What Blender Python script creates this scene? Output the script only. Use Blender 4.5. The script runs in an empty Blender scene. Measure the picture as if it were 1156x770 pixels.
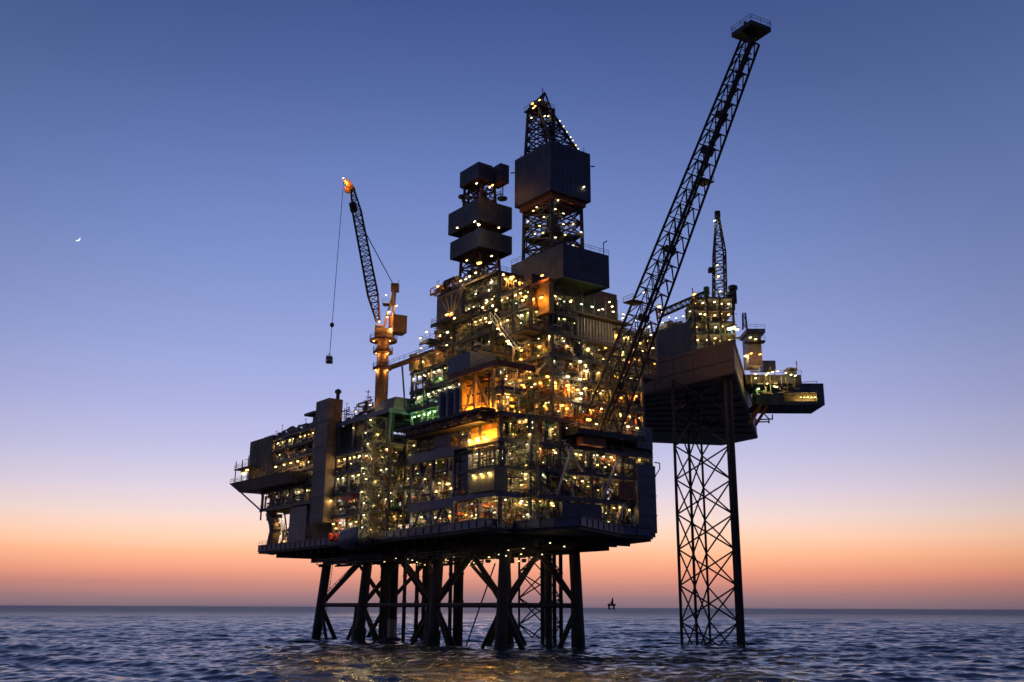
import bpy, math, random
import numpy as np
from mathutils import Vector, Matrix

R = random.Random(7)
S = bpy.context.scene
COL = S.collection

# ------------------------------------------------------------------ camera numbers (photo 1156 x 770)
F, CX, CY, HC = 1130.0, 578.0, 385.0, 8.0
TH = math.atan(300.7 / F); CT, ST = math.cos(TH), math.sin(TH)
RO = math.radians(0.24)

def ray(px, py):
    dx, dz = (px - CX) / F, (CY - py) / F
    dx, dz = dx * math.cos(RO) - dz * math.sin(RO), dx * math.sin(RO) + dz * math.cos(RO)
    return dx, CT - dz * ST, ST + dz * CT

def at(px, py, Y):                       # survey: a sight line cut at the distance Y
    r = ray(px, py); k = Y / r[1]
    return Vector((r[0] * k, Y, HC + r[2] * k))

def onz(px, py, z):
    r = ray(px, py); k = (z - HC) / r[2]
    return Vector((r[0] * k, r[1] * k, z))

# platform frame: u runs along the long face, v across, D is the nearest jacket leg
A = math.radians(53)
U = Vector((-math.cos(A), math.sin(A), 0)); V = Vector((math.sin(A), math.cos(A), 0)); Z = Vector((0, 0, 1))
D0 = Vector((-2, 200, 0))
def W(u, v, z): return D0 + U * u + V * v + Z * z
def uv(p):
    d = p - D0
    return d.dot(U), d.dot(V)
def onv(px, py, v):
    r = Vector(ray(px, py)); k = (v + D0.dot(V)) / r.dot(V)
    p = r * k; q = uv(p); return q[0], HC + p.z
def onu(px, py, u):
    r = Vector(ray(px, py)); k = (u + D0.dot(U)) / r.dot(U)
    p = r * k; q = uv(p); return q[1], HC + p.z

# ------------------------------------------------------------------ materials
MATS = {}
def mat(name, col, rough=.6, metal=0., noise=.35, scale=.6, seam=0., streak=0., rust=0.):
    m = bpy.data.materials.new(name); m.use_nodes = True
    nt = m.node_tree; n = nt.nodes; l = nt.links
    b = n['Principled BSDF']; b.inputs['Roughness'].default_value = rough; b.inputs['Metallic'].default_value = metal
    tc = n.new('ShaderNodeTexCoord')
    ns = n.new('ShaderNodeTexNoise'); ns.inputs['Scale'].default_value = scale; ns.inputs['Detail'].default_value = 6
    ns.inputs['Roughness'].default_value = .65
    l.new(tc.outputs['Object'], ns.inputs['Vector'])
    rp = n.new('ShaderNodeMapRange'); rp.inputs[1].default_value = .3; rp.inputs[2].default_value = .7
    rp.inputs[3].default_value = 1 - noise; rp.inputs[4].default_value = 1 + noise
    l.new(ns.outputs['Fac'], rp.inputs[0])
    mx = n.new('ShaderNodeMix'); mx.data_type = 'RGBA'; mx.blend_type = 'MULTIPLY'; mx.inputs[0].default_value = 1
    mx.inputs[6].default_value = (*col, 1); l.new(rp.outputs[0], mx.inputs[7])
    cur = mx.outputs[2]
    if streak:                            # vertical dirt and rust runs with a shape of their own
        mp = n.new('ShaderNodeMapping'); mp.inputs['Scale'].default_value = (1.6, 1.6, .07)
        l.new(tc.outputs['Object'], mp.inputs[0])
        n2 = n.new('ShaderNodeTexNoise'); n2.inputs['Scale'].default_value = 1; n2.inputs['Detail'].default_value = 5
        l.new(mp.outputs[0], n2.inputs['Vector'])
        r2 = n.new('ShaderNodeMapRange'); r2.inputs[1].default_value = .5; r2.inputs[2].default_value = .75; r2.inputs[4].default_value = streak
        l.new(n2.outputs['Fac'], r2.inputs[0])
        m2 = n.new('ShaderNodeMix'); m2.data_type = 'RGBA'; l.new(r2.outputs[0], m2.inputs[0])
        l.new(cur, m2.inputs[6]); m2.inputs[7].default_value = (.10, .05, .025, 1); cur = m2.outputs[2]
    l.new(cur, b.inputs['Base Color'])
    if seam:                              # cladding sheets: shallow ribs, every sheet a little different
        mp = n.new('ShaderNodeMapping'); mp.inputs['Rotation'].default_value = (0, 0, -(math.pi / 2 + (math.pi / 2 - A)))
        l.new(tc.outputs['Object'], mp.inputs[0])
        br = n.new('ShaderNodeTexVoronoi'); br.distance = 'CHEBYCHEV'; br.inputs['Scale'].default_value = seam
        br.inputs['Randomness'].default_value = 0
        l.new(mp.outputs[0], br.inputs['Vector'])
        r3 = n.new('ShaderNodeMapRange'); r3.inputs[3].default_value = .72; r3.inputs[4].default_value = 1.2
        sp = n.new('ShaderNodeSeparateColor'); l.new(br.outputs['Color'], sp.inputs[0]); l.new(sp.outputs[0], r3.inputs[0])
        m3 = n.new('ShaderNodeMix'); m3.data_type = 'RGBA'; m3.blend_type = 'MULTIPLY'; m3.inputs[0].default_value = 1
        l.new(cur, m3.inputs[6]); l.new(r3.outputs[0], m3.inputs[7]); l.new(m3.outputs[2], b.inputs['Base Color'])
        wv = n.new('ShaderNodeTexWave'); wv.inputs['Scale'].default_value = seam * 2.2; wv.wave_profile = 'SIN'
        l.new(mp.outputs[0], wv.inputs['Vector'])
        bp = n.new('ShaderNodeBump'); bp.inputs['Strength'].default_value = .25; bp.inputs['Distance'].default_value = .15
        l.new(wv.outputs['Fac'], bp.inputs['Height']); l.new(bp.outputs[0], b.inputs['Normal'])
    MATS[name] = m
    return m

def emit(name, col, k):
    m = bpy.data.materials.new(name); m.use_nodes = True
    nt = m.node_tree; b = nt.nodes['Principled BSDF']
    b.inputs['Base Color'].default_value = (.8, .8, .8, 1)
    b.inputs['Emission Color'].default_value = (*col, 1); b.inputs['Emission Strength'].default_value = k
    MATS[name] = m
    return m

mat('dark_steel', (.026, .026, .029), .65, rust=1, streak=.5)
jm = mat('jacket_steel', (.055, .045, .037), .7, streak=.6)      # splash zone: growth and rust bands near the water
_n, _l = jm.node_tree.nodes, jm.node_tree.links; _b = _n['Principled BSDF']; _src = _b.inputs['Base Color'].links[0].from_socket
_g = _n.new('ShaderNodeNewGeometry'); _s = _n.new('ShaderNodeSeparateXYZ'); _l.new(_g.outputs['Position'], _s.inputs[0])
_t = _n.new('ShaderNodeTexNoise'); _t.inputs['Scale'].default_value = .7; _t.inputs['Detail'].default_value = 6; _l.new(_g.outputs['Position'], _t.inputs['Vector'])
_m = _n.new('ShaderNodeMath'); _m.operation = 'MULTIPLY_ADD'; _m.inputs[1].default_value = 4; _l.new(_t.outputs['Fac'], _m.inputs[0]); _l.new(_s.outputs['Z'], _m.inputs[2])
_r = _n.new('ShaderNodeMapRange'); _r.inputs[1].default_value = 4.2; _r.inputs[2].default_value = 6.2; _r.inputs[3].default_value = 1; _r.inputs[4].default_value = 0; _l.new(_m.outputs[0], _r.inputs[0])
_x = _n.new('ShaderNodeMix'); _x.data_type = 'RGBA'; _l.new(_r.outputs[0], _x.inputs[0]); _l.new(_src, _x.inputs[6]); _x.inputs[7].default_value = (.018, .02, .012, 1); _l.new(_x.outputs[2], _b.inputs['Base Color'])
mat('grey_steel', (.075, .08, .085), .6, streak=.5)
mat('deck_plate', (.09, .085, .075), .75)
mat('blue_girder', (.045, .062, .125), .5, streak=.35)
mat('slate_cladding', (.03, .043, .082), .55, seam=.35, streak=.25)
mat('grey_cladding', (.09, .10, .12), .55, seam=.4, streak=.35)
mat('blue_cladding', (.042, .062, .115), .5, seam=.35, streak=.3)
mat('brown_cladding', (.15, .12, .09), .6, seam=.25, streak=.5)
mat('ochre_wall', (.45, .27, .06), .6, seam=.4, streak=.35)
mat('orange_paint', (.36, .16, .045), .5, streak=.4)
mat('red_paint', (.42, .035, .03), .5, streak=.3)
mat('rust_paint', (.26, .085, .035), .7, streak=.4)
mat('hull_paint', (.115, .082, .075), .6, noise=.25, scale=.12, streak=.5)
mat('pale_paint', (.42, .40, .36), .6, streak=.4)
mat('olive_paint', (.17, .165, .085), .6, streak=.4)
mat('green_paint', (.07, .19, .09), .55, streak=.3)
mat('pipe_steel', (.22, .22, .21), .45, metal=.4)
mat('ochre_paint', (.38, .25, .07), .55, streak=.4)
mat('black_rubber', (.02, .02, .02), .8)
LK = 16.
emit('warm_light', (1, .66, .2), 3.)
emit('white_light', (1, .82, .42), 2.5)
emit('green_light', (.66, 1, .55), 2.6)
emit('amber_light', (1, .45, .08), 4.)
emit('flood_light', (1, .52, .10), 5.)
emit('moon_light', (.86, .92, 1), 1.25)

# ------------------------------------------------------------------ mesh building
BASE = {}
class MB:
    def __init__(s): s.v = []; s.f = []; s.m = []; s.cur = 0; s.mats = []
    def use(s, name):
        if name not in s.mats: s.mats.append(name)
        s.cur = s.mats.index(name); return s
    def add(s, vs, fs):
        b = len(s.v); s.v.extend(tuple(x) for x in vs)
        for f in fs: s.f.append(tuple(b + i for i in f)); s.m.append(s.cur)
    def hexa(s, c):                       # 4 bottom, 4 top corners
        s.add(c, [(3, 2, 1, 0), (4, 5, 6, 7), (0, 1, 5, 4), (1, 2, 6, 5), (2, 3, 7, 6), (3, 0, 4, 7)])
    def box(s, u0, u1, v0, v1, z0, z1):   # platform axes
        s.hexa([W(u0, v0, z0), W(u1, v0, z0), W(u1, v1, z0), W(u0, v1, z0), W(u0, v0, z1), W(u1, v0, z1), W(u1, v1, z1), W(u0, v1, z1)])
    def obox(s, c, a, b, h):              # centre and three half vectors
        s.hexa([c - a - b - h, c + a - b - h, c + a + b - h, c - a + b - h, c - a - b + h, c + a - b + h, c + a + b + h, c - a + b + h])
    def prism(s, poly, z0, z1):
        n = len(poly)
        s.add([Vector((p[0], p[1], z0)) for p in poly] + [Vector((p[0], p[1], z1)) for p in poly],
              [tuple(range(n))[::-1], tuple(range(n, 2 * n))] + [(i, (i + 1) % n, n + (i + 1) % n, n + i) for i in range(n)])
    def tube(s, p, q, r, r2=None, n=6, cap=True):
        if r2 is None: r2 = r
        d = (q - p)
        if d.length < 1e-6: return
        d = d.normalized(); a = d.orthogonal().normalized(); b = d.cross(a)
        vs = []
        for c, rr in ((p, r), (q, r2)):
            for i in range(n):
                t = 2 * math.pi * i / n
                vs.append(c + (a * math.cos(t) + b * math.sin(t)) * rr)
        fs = [(i, (i + 1) % n, n + (i + 1) % n, n + i) for i in range(n)]
        if cap: fs += [tuple(range(n))[::-1], tuple(range(n, 2 * n))]
        s.add(vs, fs)
    def path(s, pts, r, n=6):
        for p, q in zip(pts, pts[1:]):
            d = (q - p).normalized()
            s.tube(p - d * r * .7, q + d * r * .7, r, n=n)
    def lathe(s, c, axis, prof, n=14):    # prof: (distance along the axis, radius)
        axis = axis.normalized(); a = axis.orthogonal().normalized(); b = axis.cross(a)
        vs = []; k = len(prof)
        for h, r in prof:
            for i in range(n):
                t = 2 * math.pi * i / n
                vs.append(c + axis * h + (a * math.cos(t) + b * math.sin(t)) * max(r, .01))
        fs = [(j * n + i, j * n + (i + 1) % n, (j + 1) * n + (i + 1) % n, (j + 1) * n + i) for j in range(k - 1) for i in range(n)]
        fs += [tuple(range(n))[::-1], tuple(range((k - 1) * n, k * n))]
        s.add(vs, fs)
    def build(s, name, m=None, parent=None, kind=None, smooth=False):
        base = BASE.get(parent.name, Vector()) if parent else Vector()
        me = bpy.data.meshes.new(name)
        vs = [(v[0] - base[0], v[1] - base[1], v[2] - base[2]) for v in s.v]
        me.from_pydata(vs, [], s.f)
        names = s.mats or [m]
        for x in names: me.materials.append(MATS[x])
        if s.mats: me.polygons.foreach_set('material_index', s.m)
        if smooth: me.polygons.foreach_set('use_smooth', [True] * len(s.f))
        me.update()
        o = bpy.data.objects.new(name, me); COL.objects.link(o)
        if parent:
            o.parent = parent; BASE[o.name] = base
        if kind: o['kind'] = kind
        return o

def tag(o, label=None, cat=None, group=None, kind=None):
    if label: o['label'] = label
    if cat: o['category'] = cat
    if group: o['group'] = group
    if kind: o['kind'] = kind
    return o

def thing(name, label, cat, base, group=None):
    o = bpy.data.objects.new(name, None); COL.objects.link(o); o.location = base; BASE[o.name] = Vector(base)
    o.empty_display_size = 2
    return tag(o, label, cat, group)

def box(name, m, parent, *a, kind=None):
    b = MB(); b.box(*a); return b.build(name, m, parent, kind)
def tube(name, m, parent, p, q, r, r2=None, n=8):
    b = MB(); b.tube(p, q, r, r2, n); return b.build(name, m, parent)

# ------------------------------------------------------------------ lamps are collected first, built at the end
TINY = []
LAMPS = []                                 # (position, kind, zone, size, yaw)
def lamp(p, kind='white', zone='', size=1., yaw=0.):
    LAMPS.append((Vector(p), kind, zone, size, yaw))

def handrail(pts, parent, h=1.1, closed=False):
    b = MB()
    ps = pts + ([pts[0]] if closed else [])
    for p, q in zip(ps, ps[1:]):
        L = (q - p).length; n = max(1, int(L / 2.2))
        for k in (.55, 1.):
            b.tube(p + Z * h * k, q + Z * h * k, .045, n=4, cap=False)
        for i in range(n + 1):
            c = p.lerp(q, i / n); b.tube(c, c + Z * h, .045, n=4, cap=False)
    return b.build('handrail', 'pale_paint' if R.random() < .25 else 'grey_steel', parent)

def lattice(parent, B, T, n, rl, rb, style='X', mleg='dark_steel', mbr='dark_steel', rings=True, legs=True, legname='leg'):
    k = len(B)
    if legs:
        for i in range(k): tube(legname, mleg, parent, B[i], T[i], rl, n=8)
    for i in range(k):
        j = (i + 1) % k; b = MB()
        for t in range(n):
            a0, a1 = B[i].lerp(T[i], t / n), B[i].lerp(T[i], (t + 1) / n)
            c0, c1 = B[j].lerp(T[j], t / n), B[j].lerp(T[j], (t + 1) / n)
            if style == 'X':
                b.tube(a0, c1, rb, n=5); b.tube(c0, a1, rb, n=5)
            elif style == 'Z':
                if (t + i) % 2: b.tube(a0, c1, rb, n=5)
                else: b.tube(c0, a1, rb, n=5)
            else:
                m_ = a1.lerp(c1, .5); b.tube(a0, m_, rb, n=5); b.tube(c0, m_, rb, n=5)
            if rings: b.tube(a1, c1, rb, n=5)
        b.build('lattice', mbr, parent)

PIPE_M = ['olive_paint', 'ochre_paint', 'pale_paint', 'pipe_steel', 'grey_steel', 'ochre_paint', 'rust_paint', 'pale_paint', 'green_paint', 'olive_paint', 'grey_steel', 'dark_steel']
def clutter(parent, u0, u1, v0, v1, z0, z1, dens=1., side=None, mats=PIPE_M):
    """process pipework of one storey: bent pipe runs, drops, valves, trays; nobody could count them"""
    b = MB(); L = (u1 - u0) + (v1 - v0) * .5
    def put(p): return W(min(max(p[0], u0), u1), min(max(p[1], v0), v1), min(max(p[2], z0 + .2), z1 - .2))
    for _ in range(int(L * 1.6 * dens)):
        b.use(R.choice(mats)); r = R.choice([.07, .09, .12, .16, .22, .3])
        p = [R.uniform(u0, u1), v0 + (v1 - v0) * R.random() ** 1.6, R.uniform(z0 + .3, z1 - .3)]
        pts = [put(p)]; ax = R.randrange(3)
        for _ in range(R.randint(2, 5)):
            ax = R.choice([a for a in (0, 1, 2, 2) if a != ax])
            p[ax] += R.choice((-1, 1)) * (R.uniform(1.5, 7) if ax == 0 else R.uniform(.8, 3.5))
            q = put(p); p = [uv(q)[0], uv(q)[1], q.z]
            if (q - pts[-1]).length > .3: pts.append(q)
        if len(pts) > 1: b.path(pts, r, 5)
    for _ in range(int(L * .8 * dens)):     # valves, junction boxes, small skids
        b.use(R.choice(mats))
        c = W(R.uniform(u0, u1), v0 + (v1 - v0) * R.random() ** 1.4, z0 + R.choice((.5, .6, R.uniform(.6, z1 - z0 - .6))))
        b.obox(c, U * R.uniform(.15, .7), V * R.uniform(.15, .6), Z * R.uniform(.2, .6))
    for _ in range(int(L * .45 * dens)):    # slender posts and hangers
        b.use(R.choice(('grey_steel', 'pale_paint', 'olive_paint')))
        u, v = R.uniform(u0, u1), R.uniform(v0, v1)
        b.tube(W(u, v, z0), W(u, v, z1), R.choice((.05, .07, .1)), n=4, cap=False)
    return b.build('pipework', None, parent, kind='stuff')

def vessel(parent, u, v, z, L, r, m, upright=False):
    b = MB(); ax = Z if upright else U
    c = W(u, v, z) + (Z * .4 if upright else Z * (r + .5))
    b.lathe(c, ax, [(-.0, .3 * r), (.12 * r, .7 * r), (.35 * r, .93 * r), (.6 * r, r), (L - .6 * r, r), (L - .35 * r, .93 * r), (L - .12 * r, .7 * r), (L, .3 * r)])
    o = b.build('vessel', m, parent, smooth=False)
    if not upright:
        b = MB()
        for t in (.22, .78):
            b.obox(c + U * L * t - Z * (r * .6 + .25), U * .15, V * r * .8, Z * (r * .4 + .25))
        b.build('saddle', 'grey_steel', o)
    return o

def stair(parent, u0, u1, v, z0, z1, w=.9, m='olive_paint'):
    b = MB()
    for dv in (0, w):
        p, q = W(u0, v + dv, z0), W(u1, v + dv, z1)
        b.tube(p, q, .1, n=4); b.tube(p + Z, q + Z, .05, n=4)
        for i in range(5): c = p.lerp(q, i / 4); b.tube(c, c + Z, .04, n=4)
    n = max(4, int((z1 - z0) / .3))
    for i in range(1, n):
        t = i / n; c = W(u0 + (u1 - u0) * t, v + w / 2, z0 + (z1 - z0) * t)
        b.obox(c, U * .12, V * (w / 2), Z * .03)
    return b.build('stair', m, parent)

def deck(parent, u0, u1, v0, v1, z, th=.35, beam=1., m='deck_plate', mg='grey_steel', rail=True, sides=('f', 'r')):
    """a storey floor: plate, joists underneath, edge girder, handrail on the open sides"""
    b = MB(); b.box(u0, u1, v0, v1, z - th, z)
    n = max(2, int((u1 - u0) / 3.2))
    for i in range(1, n):
        u = u0 + (u1 - u0) * i / n; b.box(u - .12, u + .12, v0 + .3, v1 - .3, z - th - .55, z - th - .002)
    k = max(2, int((v1 - v0) / 6))
    for i in range(1, k):
        v = v0 + (v1 - v0) * i / k; b.box(u0 + .3, u1 - .3, v - .14, v + .14, z - th - .75, z - th - .003)
    d = b.build('deck', m, parent)
    g = MB()
    g.box(u0 - .05, u1 + .05, v0 - .06, v0 + .22, z - beam, z + .08)
    g.box(u0 - .06, u0 + .22, v0 + .225, v1, z - beam, z + .08)
    g.box(u0 + .225, u1 + .05, v0 - .2, v0 - .062, z - beam - .04, z - beam + .08)
    g.build('edge_girder', mg, d)
    if rail:
        pts = []
        if 'l' in sides: pts.append(W(u1, v1, z))
        if 'f' in sides: pts += [W(u1, v0, z), W(u0, v0, z)]
        if 'r' in sides: pts += ([W(u0, v0, z)] if not pts else []) + [W(u0, v1, z)]
        handrail(pts, d)
    return d

def module(parent, u0, u1, v0, v1, zs, zone, dens=1., back=8., lamps=4.2, lk=('white', 'warm', 'warm'), mg='grey_steel', colm='grey_steel',
           bays=None, braces=.35, roof=True, right=True, left=False, wallm=('olive_paint', 'brown_cladding', 'dark_steel', 'grey_cladding', 'dark_steel', 'deck_plate'),
           inset=None, shade=.35):
    nb = bays or max(2, round((u1 - u0) / 6.5)); nv = max(2, round((v1 - v0) / 8))
    us = [u0 + (u1 - u0) * i / nb for i in range(nb + 1)]; vs_ = [v0 + (v1 - v0) * i / nv for i in range(nv + 1)]
    inset = inset or {}
    for i, z in enumerate(zs):
        if i == len(zs) - 1 and not roof: break
        dv = inset.get(i, 0)
        deck(parent, u0, u1, v0 + dv, v1, z, mg=mg, beam=R.uniform(.45, .75), sides=('l', 'f', 'r') if left else ('f', 'r'))
    z0, z1 = zs[0], zs[-1]
    for u in us:
        box('column', colm, parent, u - .28, u + .28, v0 + .35, v0 + .91, z0 + .01, z1 - .36)
    for v in vs_[1:]:
        box('column', colm, parent, u0 + .3, u0 + .86, v - .28, v + .28, z0 + .01, z1 - .36)
    for i in range(len(zs) - 1):
        a, b_ = zs[i], zs[i + 1]
        for k in range(nb):
            if R.random() < braces:
                p, q = W(us[k], v0 + .62, a + .1), W(us[k + 1], v0 + .62, b_ - .5)
                if R.random() < .5: p, q = W(us[k + 1], v0 + .62, a + .1), W(us[k], v0 + .62, b_ - .5)
                tube('brace', R.choice((colm, 'grey_steel', 'pale_paint')), parent, p, q, .2)
        for k in range(nv):
            if right and R.random() < braces:
                p, q = W(u0 + .6, vs_[k], a + .1), W(u0 + .6, vs_[k + 1], b_ - .5)
                if R.random() < .5: p, q = W(u0 + .6, vs_[k + 1], a + .1), W(u0 + .6, vs_[k], b_ - .5)
                tube('brace', R.choice((colm, 'grey_steel')), parent, p, q, .2)
        # inner walls that close the view through the storey
        bw = MB(); u = u0 + .5
        while u < u1 - .5:
            w = min(R.uniform(3, 9), u1 - .5 - u); d = back + R.uniform(-2.5, 2)
            box('inner_wall', R.choice(wallm), parent, u, u + w - .05, v0 + d, v0 + d + .2, a + .01, b_ - .37); u += w
        if right:
            bw = MB(); v = v0 + 2
            while v < v1 - .5:
                w = min(R.uniform(3, 9), v1 - .5 - v); d = back * .75 + R.uniform(-2, 1.5)
                box('inner_wall', R.choice(wallm), parent, u0 + d, u0 + d + .2, v, v + w - .05, a + .01, b_ - .37); v += w
        clutter(parent, u0 + .5, u1 - .3, v0 + .5, v0 + back, a, b_ - .4, dens * 1.7)
        for k in range(nb):                 # half height gratings with rails and little lamps
            if b_ - a > 3.9 and R.random() < .6:
                zm = a + (b_ - a) * R.uniform(.42, .56); g = MB(); g.box(us[k] + .35, us[k + 1] - .35, v0 + .95, v0 + 2.6, zm - .12, zm); g.box(us[k] + .3, us[k + 1] - .3, v0 + .8, v0 + .94, zm - .3, zm + .06)
                d = g.build('mezzanine', 'grey_steel', parent); handrail([W(us[k] + .3, v0 + .9, zm), W(us[k + 1] - .3, v0 + .9, zm)], d)
                if R.random() < .8: lamp(W(R.uniform(us[k] + .6, us[k + 1] - .6), v0 + 1.4, zm - .55), R.choice(lk), zone, R.uniform(.5, .85), R.uniform(-.4, .4))
        if right: clutter(parent, u0 + .5, u0 + back * .75, v0 + 2, v1 - .5, a, b_ - .4, dens * 2.2)
        # vessels and cabinets
        for _ in range(int((u1 - u0) / 9) + 1):
            u = R.uniform(u0 + 1, u1 - 6)
            if R.random() < .55: vessel(parent, u, v0 + R.uniform(2.2, 5), a, R.uniform(3, 6), R.uniform(.7, 1.25), R.choice(('pale_paint', 'olive_paint', 'pipe_steel', 'ochre_paint', 'grey_steel')))
            else: box('equipment_cabinet', R.choice(('grey_steel', 'olive_paint', 'blue_cladding', 'rust_paint', 'pale_paint')), parent, u, u + R.uniform(1.2, 3.2), v0 + 1.3, v0 + 1.3 + R.uniform(.8, 2), a + .01, a + R.uniform(1.4, 3))
        if R.random() < .7 and u1 - u0 > 9:
            u = R.uniform(u0 + 1, u1 - 7); stair(parent, u, u + 4.5, v0 + R.uniform(.9, 1.6), a, b_)
        # lamps hang under the storey above, in loose rows
        n = max(1, int((u1 - u0) / lamps * 1.35))
        for k in range(n):
            if k == 0: rv, rz, rk = R.choice((.5, .9, 1.6, 3)), R.uniform(.95, 1.5), R.choice(lk)
            u = u0 + (u1 - u0) * (k + R.uniform(.36, .64)) / n
            if k == 0 or R.random() < .93: lamp(W(u, v0 + rv, b_ - rz), rk if R.random() < .75 else R.choice(lk), zone, R.uniform(.7, 1.05), R.uniform(-.08, .08))
            if R.random() < .9: TINY.append((W(u + R.uniform(-1.4, 1.4), v0 + R.uniform(.3, back - 1.5), a + R.uniform(.9, b_ - a - .9)), R.choice(('white', 'white', 'warm', 'green')), R.uniform(.3, .55)))
            if R.random() < .6: lamp(W(u + R.uniform(-1.5, 1.5), v0 + R.uniform(3, back - 1), a + R.uniform(1.8, 3.2)), R.choice(lk), zone, R.uniform(.4, .8), R.uniform(-.5, .5))
        if right:
            n = max(1, int((v1 - v0) / lamps * 1.35))
            for k in range(n):
                if R.random() < .12: continue
                v = v0 + (v1 - v0) * (k + R.uniform(.2, .8)) / n
                TINY.append((W(u0 + R.uniform(.3, 3), v + R.uniform(-1.4, 1.4), a + R.uniform(.9, b_ - a - .9)), R.choice(('white', 'white', 'warm', 'green')), R.uniform(.3, .55)))
                lamp(W(u0 + R.choice((.5, 1.2, 2.5)), v, b_ - R.uniform(.95, 1.5)), R.choice(lk), zone, R.uniform(.75, 1.1), math.pi / 2 + R.uniform(-.3, .3))

# ================================================================== WORLD
def srgb(h):
    c = [int(h[i:i + 2], 16) / 255 for i in (0, 2, 4)]
    return [x / 12.92 if x <= .04045 else ((x + .055) / 1.055) ** 2.4 for x in c]
SUN_AZ = math.radians(-4)                 # the sun has just gone under the horizon behind the platform
wd = bpy.data.worlds.new('World'); S.world = wd; wd.use_nodes = True
nt = wd.node_tree; n = nt.nodes; l = nt.links
for x in list(n): n.remove(x)
out = n.new('ShaderNodeOutputWorld'); tc = n.new('ShaderNodeTexCoord')
sep = n.new('ShaderNodeSeparateXYZ'); nrm = n.new('ShaderNodeVectorMath'); nrm.operation = 'NORMALIZE'
l.new(tc.outputs['Generated'], nrm.inputs[0]); l.new(nrm.outputs[0], sep.inputs[0])
asn = n.new('ShaderNodeMath'); asn.operation = 'ARCSINE'; l.new(sep.outputs['Z'], asn.inputs[0])
mpn = n.new('ShaderNodeMapping'); mpn.inputs['Scale'].default_value = (2.2, 2.2, 75); l.new(nrm.outputs[0], mpn.inputs[0])
nzs = n.new('ShaderNodeTexNoise'); nzs.inputs['Scale'].default_value = 1; nzs.inputs['Detail'].default_value = 4; l.new(mpn.outputs[0], nzs.inputs['Vector'])
nzm = n.new('ShaderNodeMath'); nzm.operation = 'MULTIPLY_ADD'; nzm.inputs[1].default_value = .009; nzm.inputs[2].default_value = -.0045; l.new(nzs.outputs['Fac'], nzm.inputs[0])
nza = n.new('ShaderNodeMath'); nza.operation = 'ADD'; l.new(asn.outputs[0], nza.inputs[0]); l.new(nzm.outputs[0], nza.inputs[1]); asn = nza
dg = n.new('ShaderNodeMath'); dg.operation = 'MULTIPLY'; dg.inputs[1].default_value = 2 / math.pi; l.new(asn.outputs[0], dg.inputs[0])
sq = n.new('ShaderNodeMath'); sq.operation = 'POWER'; sq.inputs[1].default_value = .5; sq.use_clamp = True; l.new(dg.outputs[0], sq.inputs[0])
def ramp(stops):
    r = n.new('ShaderNodeValToRGB'); e = r.color_ramp.elements
    while len(e) > 1: e.remove(e[0])
    for i, (el, h) in enumerate(stops):
        p = math.sqrt(max(el, 0) / 90)
        x = e[0] if i == 0 else e.new(p)
        x.position = p; x.color = (*srgb(h), 1)
    l.new(sq.outputs[0], r.inputs[0]); return r
front = ramp([(0, '6c5c6a'), (.5, '876a70'), (1.2, 'b07870'), (1.9, 'd38b74'), (2.8, 'e6a683'), (3.7, 'e7baa0'), (4.8, 'dac1ba'), (6.2, 'c6bac8'), (8.2, 'aeaccb'), (11, '989dc8'),
              (15, '828fc0'), (20, '6e80b6'), (24.2, '6074ac'), (29, '4f649c'), (34, '415690'), (50, '354b84'), (90, '283869')])
backr = ramp([(0, '444762'), (3, '504c6a'), (8, '535075'), (15, '475079'), (30, '374573'), (60, '2e3e6e'), (90, '2a3a6c')])
hx = n.new('ShaderNodeVectorMath'); hx.operation = 'DOT_PRODUCT'; hx.inputs[1].default_value = (math.sin(SUN_AZ), math.cos(SUN_AZ), 0)
l.new(nrm.outputs[0], hx.inputs[0])
az = n.new('ShaderNodeMapRange'); az.interpolation_type = 'SMOOTHSTEP'; az.inputs[1].default_value = -.5; az.inputs[2].default_value = .75
l.new(hx.outputs['Value'], az.inputs[0])
mx = n.new('ShaderNodeMix'); mx.data_type = 'RGBA'; l.new(az.outputs[0], mx.inputs[0]); l.new(backr.outputs[0], mx.inputs[6]); l.new(front.outputs[0], mx.inputs[7])
gl = n.new('ShaderNodeMapRange'); gl.interpolation_type = 'SMOOTHSTEP'; gl.inputs[1].default_value = .78; gl.inputs[2].default_value = .985; gl.inputs[3].default_value = .9; gl.inputs[4].default_value = 1.34
l.new(hx.outputs['Value'], gl.inputs[0])
bg = n.new('ShaderNodeBackground'); l.new(gl.outputs[0], bg.inputs[1]); l.new(mx.outputs[2], bg.inputs[0])
sky = n.new('ShaderNodeTexSky'); sky.sky_type = 'NISHITA'; sky.sun_disc = False
sky.sun_elevation = math.radians(-3); sky.sun_rotation = SUN_AZ
b2 = n.new('ShaderNodeBackground'); b2.inputs[1].default_value = .05; l.new(sky.outputs[0], b2.inputs[0])
ad = n.new('ShaderNodeAddShader'); l.new(bg.outputs[0], ad.inputs[0]); l.new(b2.outputs[0], ad.inputs[1]); l.new(ad.outputs[0], out.inputs[0])

sl = bpy.data.lights.new('afterglow_sun', 'SUN'); sl.energy = .06; sl.angle = math.radians(12); sl.color = (1, .55, .35)
so = bpy.data.objects.new('afterglow_sun', sl); COL.objects.link(so)
so.rotation_euler = Vector((math.sin(SUN_AZ), math.cos(SUN_AZ), .03)).to_track_quat('Z', 'Y').to_euler()

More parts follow.
